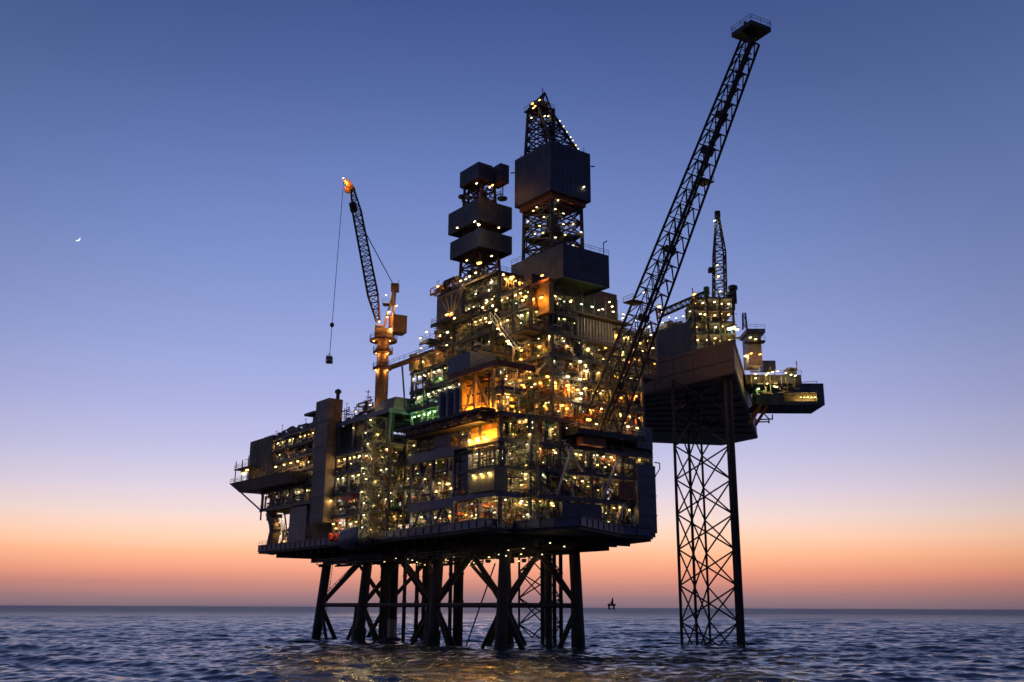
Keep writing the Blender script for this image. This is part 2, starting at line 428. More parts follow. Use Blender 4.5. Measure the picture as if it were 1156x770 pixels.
# ================================================================== SEA
def leg_at_(t, v): return W(t, v, 0)
def sea():
    rng = np.random.default_rng(5)
    r = [30.]
    while r[-1] < 60000:
        x = r[-1]; r.append(x + (3. if x < 92 else .38 if x < 260 else max(.38, .38 * (x / 260) ** 2) if x < 900 else x * .05))
    r = np.array(r)
    front_a = np.radians(np.arange(-32, 32.01, .12)); rest = np.radians(np.arange(35, 325.5, 3.))
    th = np.concatenate([front_a, rest]); nr, na = len(r), len(th)
    RR, TT = np.meshgrid(r, th, indexing='ij')
    X = RR * np.sin(TT); Y = RR * np.cos(TT); H = np.zeros_like(X); DX = np.zeros_like(X); DY = np.zeros_like(X)
    dr = np.gradient(r)[:, None] * np.ones((1, na)); da = RR * np.gradient(np.unwrap(th))[None, :]
    inside = np.abs((TT + np.pi) % (2 * np.pi) - np.pi) < np.radians(32.5)
    sp = np.where(inside, np.maximum(dr, da), 8.)
    wind = math.radians(252)
    for i in range(150):
        lam = 1.5 * (42 / 1.5) ** rng.random()
        amp = .0062 * lam ** .7 * rng.uniform(.4, 1.3)
        d = wind + rng.normal() * (.3 + .9 / lam ** .5); k = 2 * math.pi / lam; ph = rng.uniform(0, 6.28)
        kx, ky = math.cos(d), math.sin(d)
        fade = np.clip((lam / sp - 2.2) / 2.5, 0, 1)
        a = k * (kx * X + ky * Y) + ph
        H += amp * fade * np.cos(a); q = .85 * amp * fade * np.sin(a); DX -= q * kx; DY -= q * ky
    X = X + DX; Y = Y + DY
    co = np.stack([X, Y, H], -1).reshape(-1, 3).astype(np.float32)
    idx = np.arange(nr * na).reshape(nr, na); nx = np.roll(idx, -1, 1)
    q = np.stack([idx[:-1], idx[1:], nx[1:], nx[:-1]], -1).reshape(-1, 4)
    co = np.vstack([co, [[0, 0, 0]]]); c = len(co) - 1
    tri = np.stack([np.full(na, c), idx[0], nx[0]], -1)
    me = bpy.data.meshes.new('sea')
    nl = q.size + tri.size; me.vertices.add(len(co)); me.vertices.foreach_set('co', co.ravel())
    me.loops.add(nl); me.loops.foreach_set('vertex_index', np.concatenate([q.ravel(), tri.ravel()]).astype(np.int32))
    me.polygons.add(len(q) + len(tri))
    st = np.concatenate([np.arange(len(q)) * 4, q.size + np.arange(len(tri)) * 3]).astype(np.int32)
    me.polygons.foreach_set('loop_start', st)
    me.polygons.foreach_set('use_smooth', np.ones(len(st), bool)); me.update(calc_edges=True); me.validate()
    o = bpy.data.objects.new('sea', me); COL.objects.link(o); o['kind'] = 'structure'
    m = bpy.data.materials.new('sea_water'); m.use_nodes = True; nt = m.node_tree; n = nt.nodes; l = nt.links
    b = n['Principled BSDF']; b.inputs['Base Color'].default_value = (.045, .05, .06, 1); b.inputs['Roughness'].default_value = .12
    b.inputs['IOR'].default_value = 1.4
    t = n.new('ShaderNodeTexCoord')
    ln = n.new('ShaderNodeVectorMath'); ln.operation = 'LENGTH'; l.new(t.outputs['Object'], ln.inputs[0])
    lod = n.new('ShaderNodeMapRange'); lod.inputs[1].default_value = 150; lod.inputs[2].default_value = 1800; lod.inputs[3].default_value = .36; lod.inputs[4].default_value = 2.2; l.new(ln.outputs['Value'], lod.inputs[0])
    rg = n.new('ShaderNodeMapRange'); rg.inputs[1].default_value = 150; rg.inputs[2].default_value = 1800; rg.inputs[3].default_value = .2; rg.inputs[4].default_value = .42; l.new(ln.outputs['Value'], rg.inputs[0]); l.new(rg.outputs[0], b.inputs['Roughness'])
    geo = n.new('ShaderNodeNewGeometry'); tot = geo.outputs['Normal']
    for sc, asp, k in ((.009, .35, .10), (.045, .35, .18), (.22, .42, .24), (.9, .55, .3), (3., .7, .22)):     # swell patches, chop, ripples: slopes of the surface
        mp = n.new('ShaderNodeMapping'); mp.inputs['Scale'].default_value = (sc * asp, sc, sc); mp.inputs['Rotation'].default_value = (0, 0, .25)
        l.new(t.outputs['Object'], mp.inputs[0])
        x = n.new('ShaderNodeTexNoise'); x.inputs['Scale'].default_value = 1; x.inputs['Detail'].default_value = 2; l.new(mp.outputs[0], x.inputs['Vector'])
        su = n.new('ShaderNodeVectorMath'); su.operation = 'SUBTRACT'; su.inputs[1].default_value = (.5, .5, .5); l.new(x.outputs['Color'], su.inputs[0])
        mu = n.new('ShaderNodeVectorMath'); mu.operation = 'MULTIPLY'; mu.inputs[1].default_value = (k * 1.6, k * 2.4, 0); l.new(su.outputs[0], mu.inputs[0])
        m2 = n.new('ShaderNodeVectorMath'); m2.operation = 'SCALE'; l.new(mu.outputs[0], m2.inputs[0]); l.new(lod.outputs[0], m2.inputs['Scale'])
        ad_ = n.new('ShaderNodeVectorMath'); ad_.operation = 'ADD'; l.new(tot, ad_.inputs[0]); l.new(m2.outputs[0], ad_.inputs[1]); tot = ad_.outputs[0]
    # wash and foam where the waves break round the legs
    pos = [leg_at_(t_, v_) for t_ in (0, 24, 56, 78) for v_ in (0, 20)] + [at(835.5, 727, 221), at(770, 727, 222)]
    cur = None
    for p_ in pos:
        dn = n.new('ShaderNodeVectorMath'); dn.operation = 'DISTANCE'; dn.inputs[1].default_value = (p_.x, p_.y, 0); l.new(t.outputs['Object'], dn.inputs[0])
        if cur is None: cur = dn.outputs['Value']
        else:
            mn = n.new('ShaderNodeMath'); mn.operation = 'MINIMUM'; l.new(cur, mn.inputs[0]); l.new(dn.outputs['Value'], mn.inputs[1]); cur = mn.outputs[0]
    fm = n.new('ShaderNodeMapRange'); fm.inputs[1].default_value = 1.4; fm.inputs[2].default_value = 9; fm.inputs[3].default_value = .8; fm.inputs[4].default_value = .1; l.new(cur, fm.inputs[0])
    fn = n.new('ShaderNodeTexNoise'); fn.inputs['Scale'].default_value = .9; fn.inputs['Detail'].default_value = 6; l.new(t.outputs['Object'], fn.inputs['Vector'])
    fa = n.new('ShaderNodeMath'); fa.operation = 'ADD'; l.new(fm.outputs[0], fa.inputs[0]); l.new(fn.outputs['Fac'], fa.inputs[1])
    fr_ = n.new('ShaderNodeMapRange'); fr_.inputs[1].default_value = .86; fr_.inputs[2].default_value = 1.2; fr_.inputs[4].default_value = .7; l.new(fa.outputs[0], fr_.inputs[0])
    ms = n.new('ShaderNodeMapping'); ms.inputs['Scale'].default_value = (.07, .22, 1); ms.inputs['Rotation'].default_value = (0, 0, .2); l.new(t.outputs['Object'], ms.inputs[0])
    ns_ = n.new('ShaderNodeTexNoise'); ns_.inputs['Scale'].default_value = 1; ns_.inputs['Detail'].default_value = 8; ns_.inputs['Roughness'].default_value = .7; l.new(ms.outputs[0], ns_.inputs['Vector'])
    mr_ = n.new('ShaderNodeMapRange'); mr_.inputs[1].default_value = .57; mr_.inputs[2].default_value = .74; mr_.inputs[4].default_value = .5; l.new(ns_.outputs['Fac'], mr_.inputs[0])
    mm_ = n.new('ShaderNodeMath'); mm_.operation = 'MAXIMUM'; l.new(fr_.outputs[0], mm_.inputs[0]); l.new(mr_.outputs[0], mm_.inputs[1]); fr_ = mm_
    fx = n.new('ShaderNodeMix'); fx.data_type = 'RGBA'; l.new(fr_.outputs[0], fx.inputs[0]); fx.inputs[6].default_value = (.045, .05, .06, 1); fx.inputs[7].default_value = (.45, .47, .5, 1); l.new(fx.outputs[2], b.inputs['Base Color'])
    no = n.new('ShaderNodeVectorMath'); no.operation = 'NORMALIZE'; l.new(tot, no.inputs[0]); l.new(no.outputs[0], b.inputs['Normal'])
    me.materials.append(m)
sea()

# ================================================================== JACKET
jk = thing('steel_jacket', 'dark steel jacket of thick braced legs standing in the sea under the platform', 'jacket', D0)
TS = (0, 24, 56, 78); WV = 20
def leg_at(t, v, z):                       # battered legs: they lean in towards the deck
    k = z / 22.
    return W(t + (0, 0, -1.2, -2.2)[TS.index(t)] * k + .0, v + (1.3 if v == 0 else -1.3) * k, z)
legs = {}
for t in TS:
    for v in (0, WV):
        r = 1.15
        o = tube('leg', 'jacket_steel', jk, leg_at(t, v, -14), leg_at(t, v, 22.0), r * 1.08, r, 16)
        b = MB(); b.tube(leg_at(t, v, -14), leg_at(t, v, 3.2), r * 1.4, r * 1.4, 14); 
        if t in (24, 56) and v == 0: 
            p = leg_at(t, v, -14) - U * .0; b.tube(p + U * 2.3, leg_at(t, v, 8) + U * 2.1, .8, .8, 10)
            b.build('sleeve', 'jacket_steel', o)
def br(p, q, r=.44): tube('brace', 'jacket_steel', jk, p, q, r, n=10)
NZ, TZ, BZ = 8.4, 19.2, -8
for v in (0, WV):
    for a, b_ in zip(TS, TS[1:]):
        n0, n1 = leg_at(a, v, NZ), leg_at(b_, v, NZ)
        br(n0, n1, .5)
        if (a, b_) == (56, 78):
            br(n1, leg_at(a, v, TZ + 1), .5)
        else:
            m_ = leg_at(a, v, TZ).lerp(leg_at(b_, v, TZ), .5); br(n0, m_, .42); br(n1, m_, .42)
        m_ = leg_at(a, v, BZ).lerp(leg_at(b_, v, BZ), .5); br(n0, m_, .42); br(n1, m_, .42)
        br(leg_at(a, v, TZ), leg_at(b_, v, TZ), .55)
for t in TS:
    n0, n1 = leg_at(t, 0, NZ), leg_at(t, WV, NZ); br(n0, n1, .5)
    m_ = leg_at(t, 0, TZ).lerp(leg_at(t, WV, TZ), .5); br(n0, m_, .55); br(n1, m_, .55); br(leg_at(t, 0, TZ), leg_at(t, WV, TZ), .55)
    m_ = leg_at(t, 0, BZ).lerp(leg_at(t, WV, BZ), .5); br(n0, m_, .55); br(n1, m_, .55)
# ladders and rails on the bracing
b = MB()
p, q = leg_at(56, 0, 20), leg_at(78, 0, 9)
for i in range(9):
    c = p.lerp(q, .12 + .76 * i / 8); b.tube(c, c + Z * 1.3, .07, n=4)
b.tube(p.lerp(q, .12) + Z * 1.3, p.lerp(q, .88) + Z * 1.3, .07, n=4)
b.build('handrail', 'dark_steel', jk)
b = MB(); p, q = leg_at(78, 0, 0) - U * 2.1, leg_at(78, 0, 19) - U * 1.9; w = V * .35
b.tube(p, q, .08, n=4); b.tube(p + w * 2, q + w * 2, .08, n=4)
for i in range(24): c = p.lerp(q, i / 24); b.tube(c, c + w * 2, .05, n=4)
b.build('ladder', 'dark_steel', jk)
b = MB(); p = leg_at(0, WV, 0) + U * 2.2
b.path([p, p + Z * 14, p + Z * 15 - U * .8, p + Z * 15.6 - U * 2], .28, 8); b.build('riser_pipe', 'dark_steel', jk)
# conductors
for px, Y, r in ((430, 262, .42), (435.5, 262, .42), (456, 250, .45), (470, 255, .5), (478, 255, .5), (486.5, 245, .45), (508, 233, .42), (514, 228, .5), (519.5, 228, .62),
                 (612.5, 226, .45), (619.5, 222, .75), (626, 226, .45), (633.5, 224, .4)):
    p = at(px, 690, Y); o = MB(); o.tube(Vector((p.x, Y, -12)), Vector((p.x, Y, 21.9)), r, n=10)
    for zz in (3, 9, 15): o.tube(Vector((p.x, Y, zz)), Vector((p.x, Y, zz + .5)), r * 1.18, n=10)
    tag(o.build('conductor_pipe', 'dark_steel'), 'vertical steel pipe dropping from the lowest deck into the sea between the jacket legs', 'pipe', 'vertical pipes between the jacket legs')
p = at(443.5, 690, 266); o = MB(); o.use('dark_steel'); o.tube(Vector((p.x, 266, 5)), Vector((p.x, 266, 21.9)), 1.15, n=14)
o.use('pale_paint'); o.tube(Vector((p.x, 266, -12)), Vector((p.x, 266, 5)), 1.2, n=14)
tag(o.build('caisson'), 'thick pale bottomed caisson pipe between the left jacket legs', 'pipe')
p, q = at(559, 636, 214), at(526, 730, 212)
o = MB(); o.tube(p, q + (q - p).normalized() * 3, .16, n=6); tag(o.build('slanted_rod', 'dark_steel'), 'thin slanted rod running from the lowest deck down to the water', 'rod')

# ================================================================== LOWEST DECK
DZ = 22.4
ld = thing('cellar_deck', 'long dark lowest deck of the platform resting on the braced steel legs', 'deck', W(40, 8, DZ))
outline = [onz(*p, DZ) for p in ((292, 621), (430, 606.5), (506, 598), (548, 592), (580, 595.6), (627, 592), (655, 590.5), (703, 600.6), (734, 602.5), (735, 606))]
outline += [W(10, 38, DZ), W(30, 36, DZ), W(95, 30, DZ)]
b = MB(); b.prism(outline[::-1], DZ - 1.0, DZ); b.build('deck_slab', 'deck_plate', ld)
b = MB(); cen = sum(outline, Vector()) / len(outline)
for p, q in zip(outline, outline[1:]):
    d = (q - p).normalized(); nrm_ = Vector((d.y, -d.x, 0))
    if nrm_.dot(p - cen) < 0: nrm_ = -nrm_
    c = (p + q) / 2 + nrm_ * .12; b.obox(c + Z * .35, (q - p) / 2, nrm_ * .11, Z * .75)
for p, q in zip(outline, outline[1:]):      # stiffener plates along the girder
    d = (q - p); nrm_ = Vector((d.y, -d.x, 0)).normalized(); nrm_ = nrm_ if nrm_.dot(p - cen) > 0 else -nrm_
    for i in range(1, int(d.length / 2.8)): c = p + d * i / int(d.length / 2.8) + nrm_ * .3; b.obox(c + Z * .3, d.normalized() * .06, nrm_ * .09, Z * .66)
    b.obox((p + q) / 2 + nrm_ * .32 + Z * 1.13, d / 2, nrm_ * .14, Z * .05); b.obox((p + q) / 2 + nrm_ * .32 - Z * .43, d / 2, nrm_ * .14, Z * .05)
b.build('edge_girder', 'blue_girder', ld)
handrail([p + Z * 1.1 for p in outline[:10]], ld)
b = MB()
for u in np.arange(-8, 92, 4.):
    b.box(u - .22, u + .22, -7.5, 27, DZ - 2.2, DZ - 1.02)
b.build('floor_beams', 'dark_steel', ld)
for v in (0.9, 10, 19):
    box('main_girder', 'dark_steel', ld, -10, 84, v - .5, v + .5, DZ - 3.4, DZ - 2.21)
for i, (uu, v0, v1) in enumerate(((60, -6, 8), (42, -7, 6), (20, -4, 14))):   # hung walkways under the deck
    wk = MB(); wk.box(uu - 8, uu + 8, v0, v0 + 2, DZ - 4.6, DZ - 4.45); w_ = wk.build('walkway', 'grey_steel', ld)
    handrail([W(uu - 8, v0, DZ - 4.45), W(uu + 8, v0, DZ - 4.45)], w_)
    for x in (-7.5, 0, 7.5): tube('hanger', 'dark_steel', ld, W(uu + x, v0 + .1, DZ - 4.5), W(uu + x, v0 + .1, DZ - 2.2), .08, n=5)
clutter(ld, 2, 68, -5, 19, DZ - 5, DZ - 2.3, .35, mats=['dark_steel', 'grey_steel'])
for _ in range(46):
    u, v = R.uniform(-6, 62), R.uniform(-4, 18); lamp(W(u, v, DZ - 3.9 - R.random()), 'white' if R.random() < .7 else 'warm', 'under', R.uniform(.5, .8), R.uniform(-.4, .4))
for px, py in ((385, 618), (393, 623), (396, 630), (403, 624), (407, 627), (417, 622), (437, 622), (448, 620), (458, 625), (461, 631), (471, 619), (481, 628), (488, 630), (540, 614), (541, 619), (590, 610), (591, 619), (621, 613), (637, 617)):
    u, z = onv(px, py, 3.); lamp(W(u, 3., min(max(z, DZ - 5.5), DZ - 2.6)), 'white', 'under', .8, R.uniform(-.4, .4))

# ================================================================== LEFT BLOCK
ab = thing('accommodation_block', 'lit multi level block at the far left end of the platform, its long rows glowing', 'building', W(78, 8, 33))
module(ab, 63, 95, -10, 24, [33, 37.6, 41.4, 44.8, 48, 51.3], 'block', dens=.8, back=5, lamps=2.9, lk=('warm', 'warm', 'white'), left=True, right=False, braces=.1,
       wallm=('olive_paint', 'ochre_paint', 'brown_cladding', 'pale_paint'))
box('end_house', 'brown_cladding', ab, 88.5, 103.5, -10.3, -2, 41.6, 52.2)
b = MB()
for u in np.arange(89, 103.4, 1.6): b.box(u, u + .18, -10.42, -10.302, 41.7, 52.1)
b.build('wall_rib', 'brown_cladding', ab)
box('house_door', 'grey_steel', ab, 90, 91.1, -10.4, -10.305, 41.7, 44)
clutter(ab, 65, 92, -9, -1, 51.4, 53.2, .8)
b = MB(); b.box(64.5, 70, -10.5, -5, 54.5, 55.1); b.box(66, 68, -9, -6, 51.4, 54.5); b.build('roof_shelter', 'grey_steel', ab)
b = MB(); b.lathe(W(84, -7, 51.9), Z, [(0, .5), (.3, 1.2), (1, 1.5), (1.8, 1.2), (2.4, .3)]); b.build('radome', 'grey_steel', ab, smooth=True)
box('lower_box', 'blue_cladding', ab, 67, 76.5, -9.8, -1, DZ + .05, 32)
b = MB(); b.path([W(91.5, -8, 33.5), W(91.3, -8, 31), W(89.6, -8, 29), W(88.8, -8, 27), W(89.6, -8, 25), W(90.6, -8, DZ)], 1.45, 14)
b.build('bent_duct', 'brown_cladding', ab)
tube('duct_column', 'brown_cladding', ab, W(93, -7, DZ), W(93, -7, 31), .5)
for u, v in ((94, 0), (94, 12), (83, 4), (63.6, -9), (80, 10)): tube('column', 'grey_steel', ab, W(u, v, DZ), W(u, v, 33), .45)
tube('brace', 'grey_steel', ab, W(88, -7, 23), W(77, -7, 32), .2); tube('brace', 'grey_steel', ab, W(82, -7, 23), W(86, -7, 32), .2)
clutter(ab, 77, 88, -8, 0, DZ, 32.4, .9); stair(ab, 78, 85, -9, DZ, 29)
for _ in range(8): lamp(W(R.uniform(76, 91), R.uniform(-8, -4), R.uniform(24, 31)), 'warm', 'block', .8)
cp = thing('cantilever_platform', 'wide tapered dark platform jutting out at the left end of the lit block', 'platform', W(86, -12, 38))
b = MB(); b.hexa([W(68, -13.5, 37.6), W(101, -13.5, 37.7), W(101, -4, 37.7), W(68, -4, 37.6), W(68, -14.5, 40.2), W(106.5, -14.5, 40.6), W(106.5, -3, 40.6), W(68, -3, 40.2)])
b.build('deck_slab', 'brown_cladding', cp)
handrail([W(68, -14.4, 40.3), W(106, -14.4, 40.6), W(106, -3.2, 40.6)], cp)
tube('strut', 'grey_steel', cp, W(101, -13, 37.7), W(93.5, -10.2, 32.5), .22); tube('strut', 'grey_steel', cp, W(93.5, -10.2, 37.7), W(93.5, -10.2, 30), .22)
box('landing', 'grey_steel', cp, 96, 106, -13.6, -6, 44.2, 44.5)
for u in (97, 101, 105.5): tube('post', 'grey_steel', cp, W(u, -13.3, 40.6), W(u, -13.3, 46.6), .14)
handrail([W(96, -13.5, 44.5), W(106, -13.5, 44.5), W(106, -6.2, 44.5)], cp)
b = MB(); b.tube(W(105, -10, 44.5), W(105, -10, 48.6), .12); b.tube(W(107.5, -10, 47.6), W(102.5, -10, 47.6), .09); b.build('mast', 'grey_steel', cp)
lamp(W(98.5, -13.8, 42.6), 'warm', 'cant', 2.6); lamp(W(97, -13.5, 43.4), 'warm', 'cant', 2.0)
for u in (70, 74, 78, 83): lamp(W(u, -11.5, 43.0), 'warm', 'block', 1.3)

# ================================================================== BOX TOWER
bt = thing('box_tower', 'tall plain rectangular sheet clad tower between the left block and the louvred module', 'tower', W(57, -9, 27))
box('shell', 'brown_cladding', bt, 53.5, 60.3, -12, -8.3, 27, 56.4)
for z in (33, 39, 45, 51): 
    b = MB(); b.box(53.4, 60.4, -12.1, -8.2, z, z + .18); b.build('band', 'grey_steel', bt)
b = MB(); b.lathe(W(54.3, -9.3, 56.4), Z, [(0, .45), (1.6, .45), (1.62, .8), (2.2, .8), (2.6, .3)]); b.build('exhaust_cap', 'grey_steel', bt)
for z in (32, 37): lamp(W(53.0, -10.5 + (z - 32) * .3, z), 'warm', 'tower', .9, math.pi / 2)

# ================================================================== MODULES
lm = thing('louvred_module', 'module with tall dark louvre panels and lit lower decks right of the box tower', 'module', W(40, 8, DZ))
module(lm, 28.2, 52.9, -10, 28, [DZ + .1, 28.4, 33.3, 38.4, 42.6], 'louvre', lamps=3.3, right=False, dens=1.2)
for (a, c) in ((29, 38), (38.4, 45), (45.4, 52.5)):
    b = MB(); b.box(a, c, -8.6, -8.2, 42.7, 49.6); pn = b.build('louvre_panel', 'dark_steel', lm)
    s_ = MB()
    for z in np.arange(43.1, 49.4, .55):
        s_.hexa([W(a + .2, -9.0, z), W(c - .2, -9.0, z), W(c - .2, -8.61, z + .3), W(a + .2, -8.61, z + .3), W(a + .2, -9.0, z + .1), W(c - .2, -9.0, z + .1), W(c - .2, -8.61, z + .4), W(a + .2, -8.61, z + .4)])
    s_.build('louvre_slats', 'grey_steel', pn)
for u in (28.6, 38.2, 45.2, 52.6): box('column', 'blue_girder', lm, u - .25, u + .25, -9.7, -9.2, 42.7, 49.6)
deck(lm, 28.2, 52.9, -10, 28, 50.3, mg='blue_girder')
b = MB(); b.hexa([W(28, -9, 50.4), W(38, -9, 50.4), W(38, 4, 50.4), W(28, 4, 50.4), W(29, -8, 53.2), W(36.5, -8, 53.2), W(36.5, 3, 53.2), W(29, 3, 53.2)]); b.build('roof_housing', 'grey_cladding', lm)
clutter(lm, 38, 53, -9, -2, 50.4, 54, 1.2, mats=['ochre_paint', 'rust_paint', 'ochre_paint', 'dark_steel'])
lamp(W(51, -6, 53.5), 'amber', 'louvre', 1.2); lamp(W(44, -10.2, 48), 'warm', 'louvre', .6)
b = MB(); b.lathe(W(33, -11.5, DZ + .2), U, [(0, .8), (.6, 1.9), (1.6, 2.4), (9, 2.4), (10, 1.9), (10.6, .8)]); lb = b.build('rescue_capsule', 'blue_cladding', lm, smooth=True)
bx = MB(); bx.box(44, 49, -9.9, -8.5, 31.6, 33.2); bx.build('red_panel', 'red_paint', lm)
for u, z, k in ((50, 24.4, 'amber'), (48, 25.6, 'white'), (46, 24, 'amber'), (43, 25, 'white'), (42, 24, 'white'), (51.5, 25.5, 'warm')): lamp(W(u, -10.3, z + 1), k, 'louvre', 1.1)
for u, z in ((49, 23.2), (45.5, 23.4), (52, 23.4)):
    b = MB(); b.lathe(W(u, -10.6, z - .8), Z, [(0, .3), (.2, .55), (1.5, .55), (1.8, .2)]); b.build('red_drum', 'red_paint', lm)

st = thing('stair_tower', 'narrow brightly lit scaffold like stair tower below the orange crane pedestal', 'stair tower', W(31, -11, DZ))
Bq = [W(28.6, -13.4, DZ), W(33.4, -13.4, DZ), W(33.4, -10.4, DZ), W(28.6, -10.4, DZ)]
lattice(st, Bq, [p + Z * 25.6 for p in Bq], 10, .13, .06, 'Z', 'olive_paint', 'olive_paint', legname='post')
for i in range(10):
    z = DZ + 2.56 * i
    (stair(st, 29, 33, -13, z, z + 2.5, .8) if i % 2 else stair(st, 33, 29, -11.8, z, z + 2.5, .8))
    box('landing', 'deck_plate', st, 28.8, 33.2, -13.2, -10.6, z + 2.48, z + 2.56)
    lamp(W(29 + R.random() * 4, -13.5, z + 2.0), 'white', 'stair', .8, R.uniform(-.3, .3))
    if i % 2 == 0: lamp(W(29 + R.random() * 4, -11.5, z + 1.6), 'warm', 'stair', .8)

gm = thing('green_lit_module', 'tall middle module with green glowing upper rows and blue edged lower decks', 'module', W(15, 8, DZ))
module(gm, 1.6, 28, -6, 28, [DZ + .1, 28.4, 33.3, 38.4, 43.6], 'middle', lamps=3., dens=1.3, right=False)
module(gm, 1.6, 28, -5, 28, [44.2, 50.2, 54.4, 58.8], 'green', lamps=2.6, dens=.9, right=False, lk=('white', 'green', 'green', 'white'), wallm=('green_paint', 'green_paint', 'olive_paint', 'grey_cladding'), braces=.15)
for u in (5.2, 8.0, 10.8):
    b = MB(); b.lathe(W(u, -6.8, 44.4), Z, [(0, 1.25), (6.2, 1.3), (6.8, 1.1), (7.1, .5)], 18); b.build('storage_tank', 'blue_girder', gm, smooth=False)
clutter(gm, 12, 27, -5, 0, 58.9, 61.5, .9, mats=['ochre_paint', 'rust_paint', 'olive_paint'])
b = MB(); b.lathe(W(26, -5, 59), Z, [(0, 1.4), (3.4, 1.4), (3.6, 1.2)], 14); b.build('roof_drum', 'ochre_paint', gm)
box('roof_house', 'ochre_paint', gm, 18, 24.5, -4.5, 0, 58.9, 62)
for u, z in ((27, 62.4), (22, 60.2), (16, 61), (12.5, 62)): lamp(W(u, -5.5, z), 'warm', 'green', .9)
box('filler_beam', 'dark_steel', gm, 1.7, 28, 1, 27, 43.61, 43.84)
box('end_screen', 'dark_steel', gm, 27.2, 27.45, 0, 27, 44.22, 50)
pd = thing('blue_edged_decks', 'projecting stack of blue edged decks with diagonal bracing at the platform middle', 'module', W(10, -8, DZ))
for z in (28.4, 38.4): deck(pd, 1.4, 18.2, -10.5, -6.3, z, beam=1.7, mg='blue_girder', sides=('l', 'f', 'r'))
for u in (1.9, 9.8, 17.7): box('column', 'blue_girder', pd, u - .3, u + .3, -10.3, -9.7, DZ, 37.9)
box('duct', 'blue_girder', pd, -2.2, .4, -9.6, -7, 28.5, 40.5)
for a, c in ((17.4, 10), (9.6, 2.2)):
    tube('brace', 'blue_girder', pd, W(a, -9.95, DZ + .3), W((a + c) / 2, -9.95, 27.3), .25); tube('brace', 'blue_girder', pd, W(c, -9.95, DZ + .3), W((a + c) / 2, -9.95, 27.3), .25)
for a, c in ((17, 12), (12, 16.4)): tube('brace', 'pale_paint', pd, W(a, -9.5, 28.6), W(c, -9.5, 36.6), .22)
clutter(pd, 2, 18, -9.6, -6.6, DZ, 27, 1.4); clutter(pd, 2, 18, -9.6, -6.6, 28.5, 36.6, 1.6); clutter(pd, 2, 18, -10, -7, 38.5, 41.5, 1.2)
b = MB(); b.box(3, 9, -10.4, -8, 38.5, 41.3); b.build('blue_cabin', 'blue_cladding', pd)
for i in range(9): lamp(W(2.5 + i * 1.75, -9.3, 25.3 + R.uniform(-.7, .7)), 'white', 'blue', .85)
for i in range(8): lamp(W(2.5 + i * 2, -9.3 + R.random(), R.choice((30.6, 33.4, 32))), 'warm', 'blue', .9)
lamp(W(3.5, -9.8, 25.2), 'amber', 'blue', 1.); lamp(W(5, -9.4, 31.5), 'warm', 'blue', 1.6)
rest = thing('boom_rest', 'long dark truss walkway jutting out in front of the glowing orange bay', 'walkway', W(4, -13, 43))
for (a, c, z, v) in ((-12, 19, 43.4, -13.5), (-10, 17, 41.6, -12.6)):
    b = MB(); b.box(a, c, v, v + 3.2, z, z + .5); d = b.build('walkway', 'dark_steel', rest); handrail([W(c, v, z + .5), W(a, v, z + .5)], d)
lattice(rest, [W(19, -13.4, 42), W(19, -10.8, 42), W(19, -10.8, 43.4), W(19, -13.4, 43.4)], [W(-12, -13.4, 42), W(-12, -10.8, 42), W(-12, -10.8, 43.4), W(-12, -13.4, 43.4)], 14, .14, .09, 'Z', legname='chord')

# corner block
cb = thing('corner_module', 'near corner of the platform with an orange glowing bay over stacked lit decks', 'module', W(-6, 12, DZ))
module(cb, -13.5, 1.4, -4, 29, [DZ + .1, 28.5, 33.4, 38.4, 43.4], 'corner', lamps=2.6, dens=1.6, back=7, braces=.4)
module(cb, -11.5, 1.4, 3.2, 29, [43.6, 48.2, 52.6, 57, 61.6], 'upper', lamps=3.0, dens=1.6, lk=('white', 'warm', 'warm', 'amber'), back=6, braces=.4, wallm=('rust_paint', 'olive_paint', 'dark_steel', 'brown_cladding'))
# glowing bay, standing forward of the corner block under a roof slab
deck(cb, -13, 1.4, -10, -4.1, 43.4, beam=.8, sides=('f', 'r'))
box('bay_wall', 'ochre_wall', cb, -10.2, .6, -4.75, -4.5, 43.45, 52.0)
box('bay_wall', 'ochre_wall', cb, .65, .9, -9.8, -4.5, 43.45, 52.0)
for (a, va), (c, vc) in (((.4, -9.2), (-3.6, -9.2)), ((-8.6, -9.2), (-3.8, -9.2)), ((-.8, -5.2), (-6.5, -5.2)), ((-7, -5.2), (-2, -5.2))): tube('bay_brace', 'ochre_paint', cb, W(a, va, 43.6), W(c, vc, 51.8), .3)
tube('bay_brace', 'ochre_paint', cb, W(.6, -5.3, 47.3), W(-8.4, -5.3, 47.0), .28)
for (u, z), (u2, z2) in (((.4, 48.6), (-8.5, 48.3)), ((.4, 50.6), (-8.5, 50.5)), ((-6.9, 43.5), (-6.9, 52)),): tube('bay_brace', 'dark_steel', cb, W(u, -8.2, z), W(u2, -8.2, z2), .2)
clutter(cb, -8.4, .5, -8.5, -6, 43.5, 52, .45, mats=['dark_steel', 'rust_paint', 'ochre_paint', 'dark_steel'])
clutter(cb, -13, -10.8, -9.6, -4.6, 43.5, 52.6, 3.)
for k in range(9): lamp(W(-10.9 - 2 * R.random(), -9 + 2 * R.random(), 44.5 + k * .88), R.choice(('warm', 'white')), 'bay2', R.uniform(.5, .9), R.uniform(-.5, .5))
deck(cb, -13, -10.8, -9.8, -4.1, 48.2, beam=.5, sides=('f', 'r'))
for u in (.3, -4.2, -10.4): box('bay_post', 'ochre_paint', cb, u - .25, u + .25, -9.9, -9.4, 43.45, 52.0)
deck(cb, -13.5, 3.5, -11, -2, 53, beam=1.1, mg='rust_paint', sides=('f', 'r'))
box('overhang_box', 'blue_cladding', cb, -4.5, 3.2, -11.1, -5, 53.1, 56.4)
for u in (-1.6, -4.4, -7, -9.4): lamp(W(u, -6.2, 44.6 + R.random()), 'flood', 'bay', 1.)
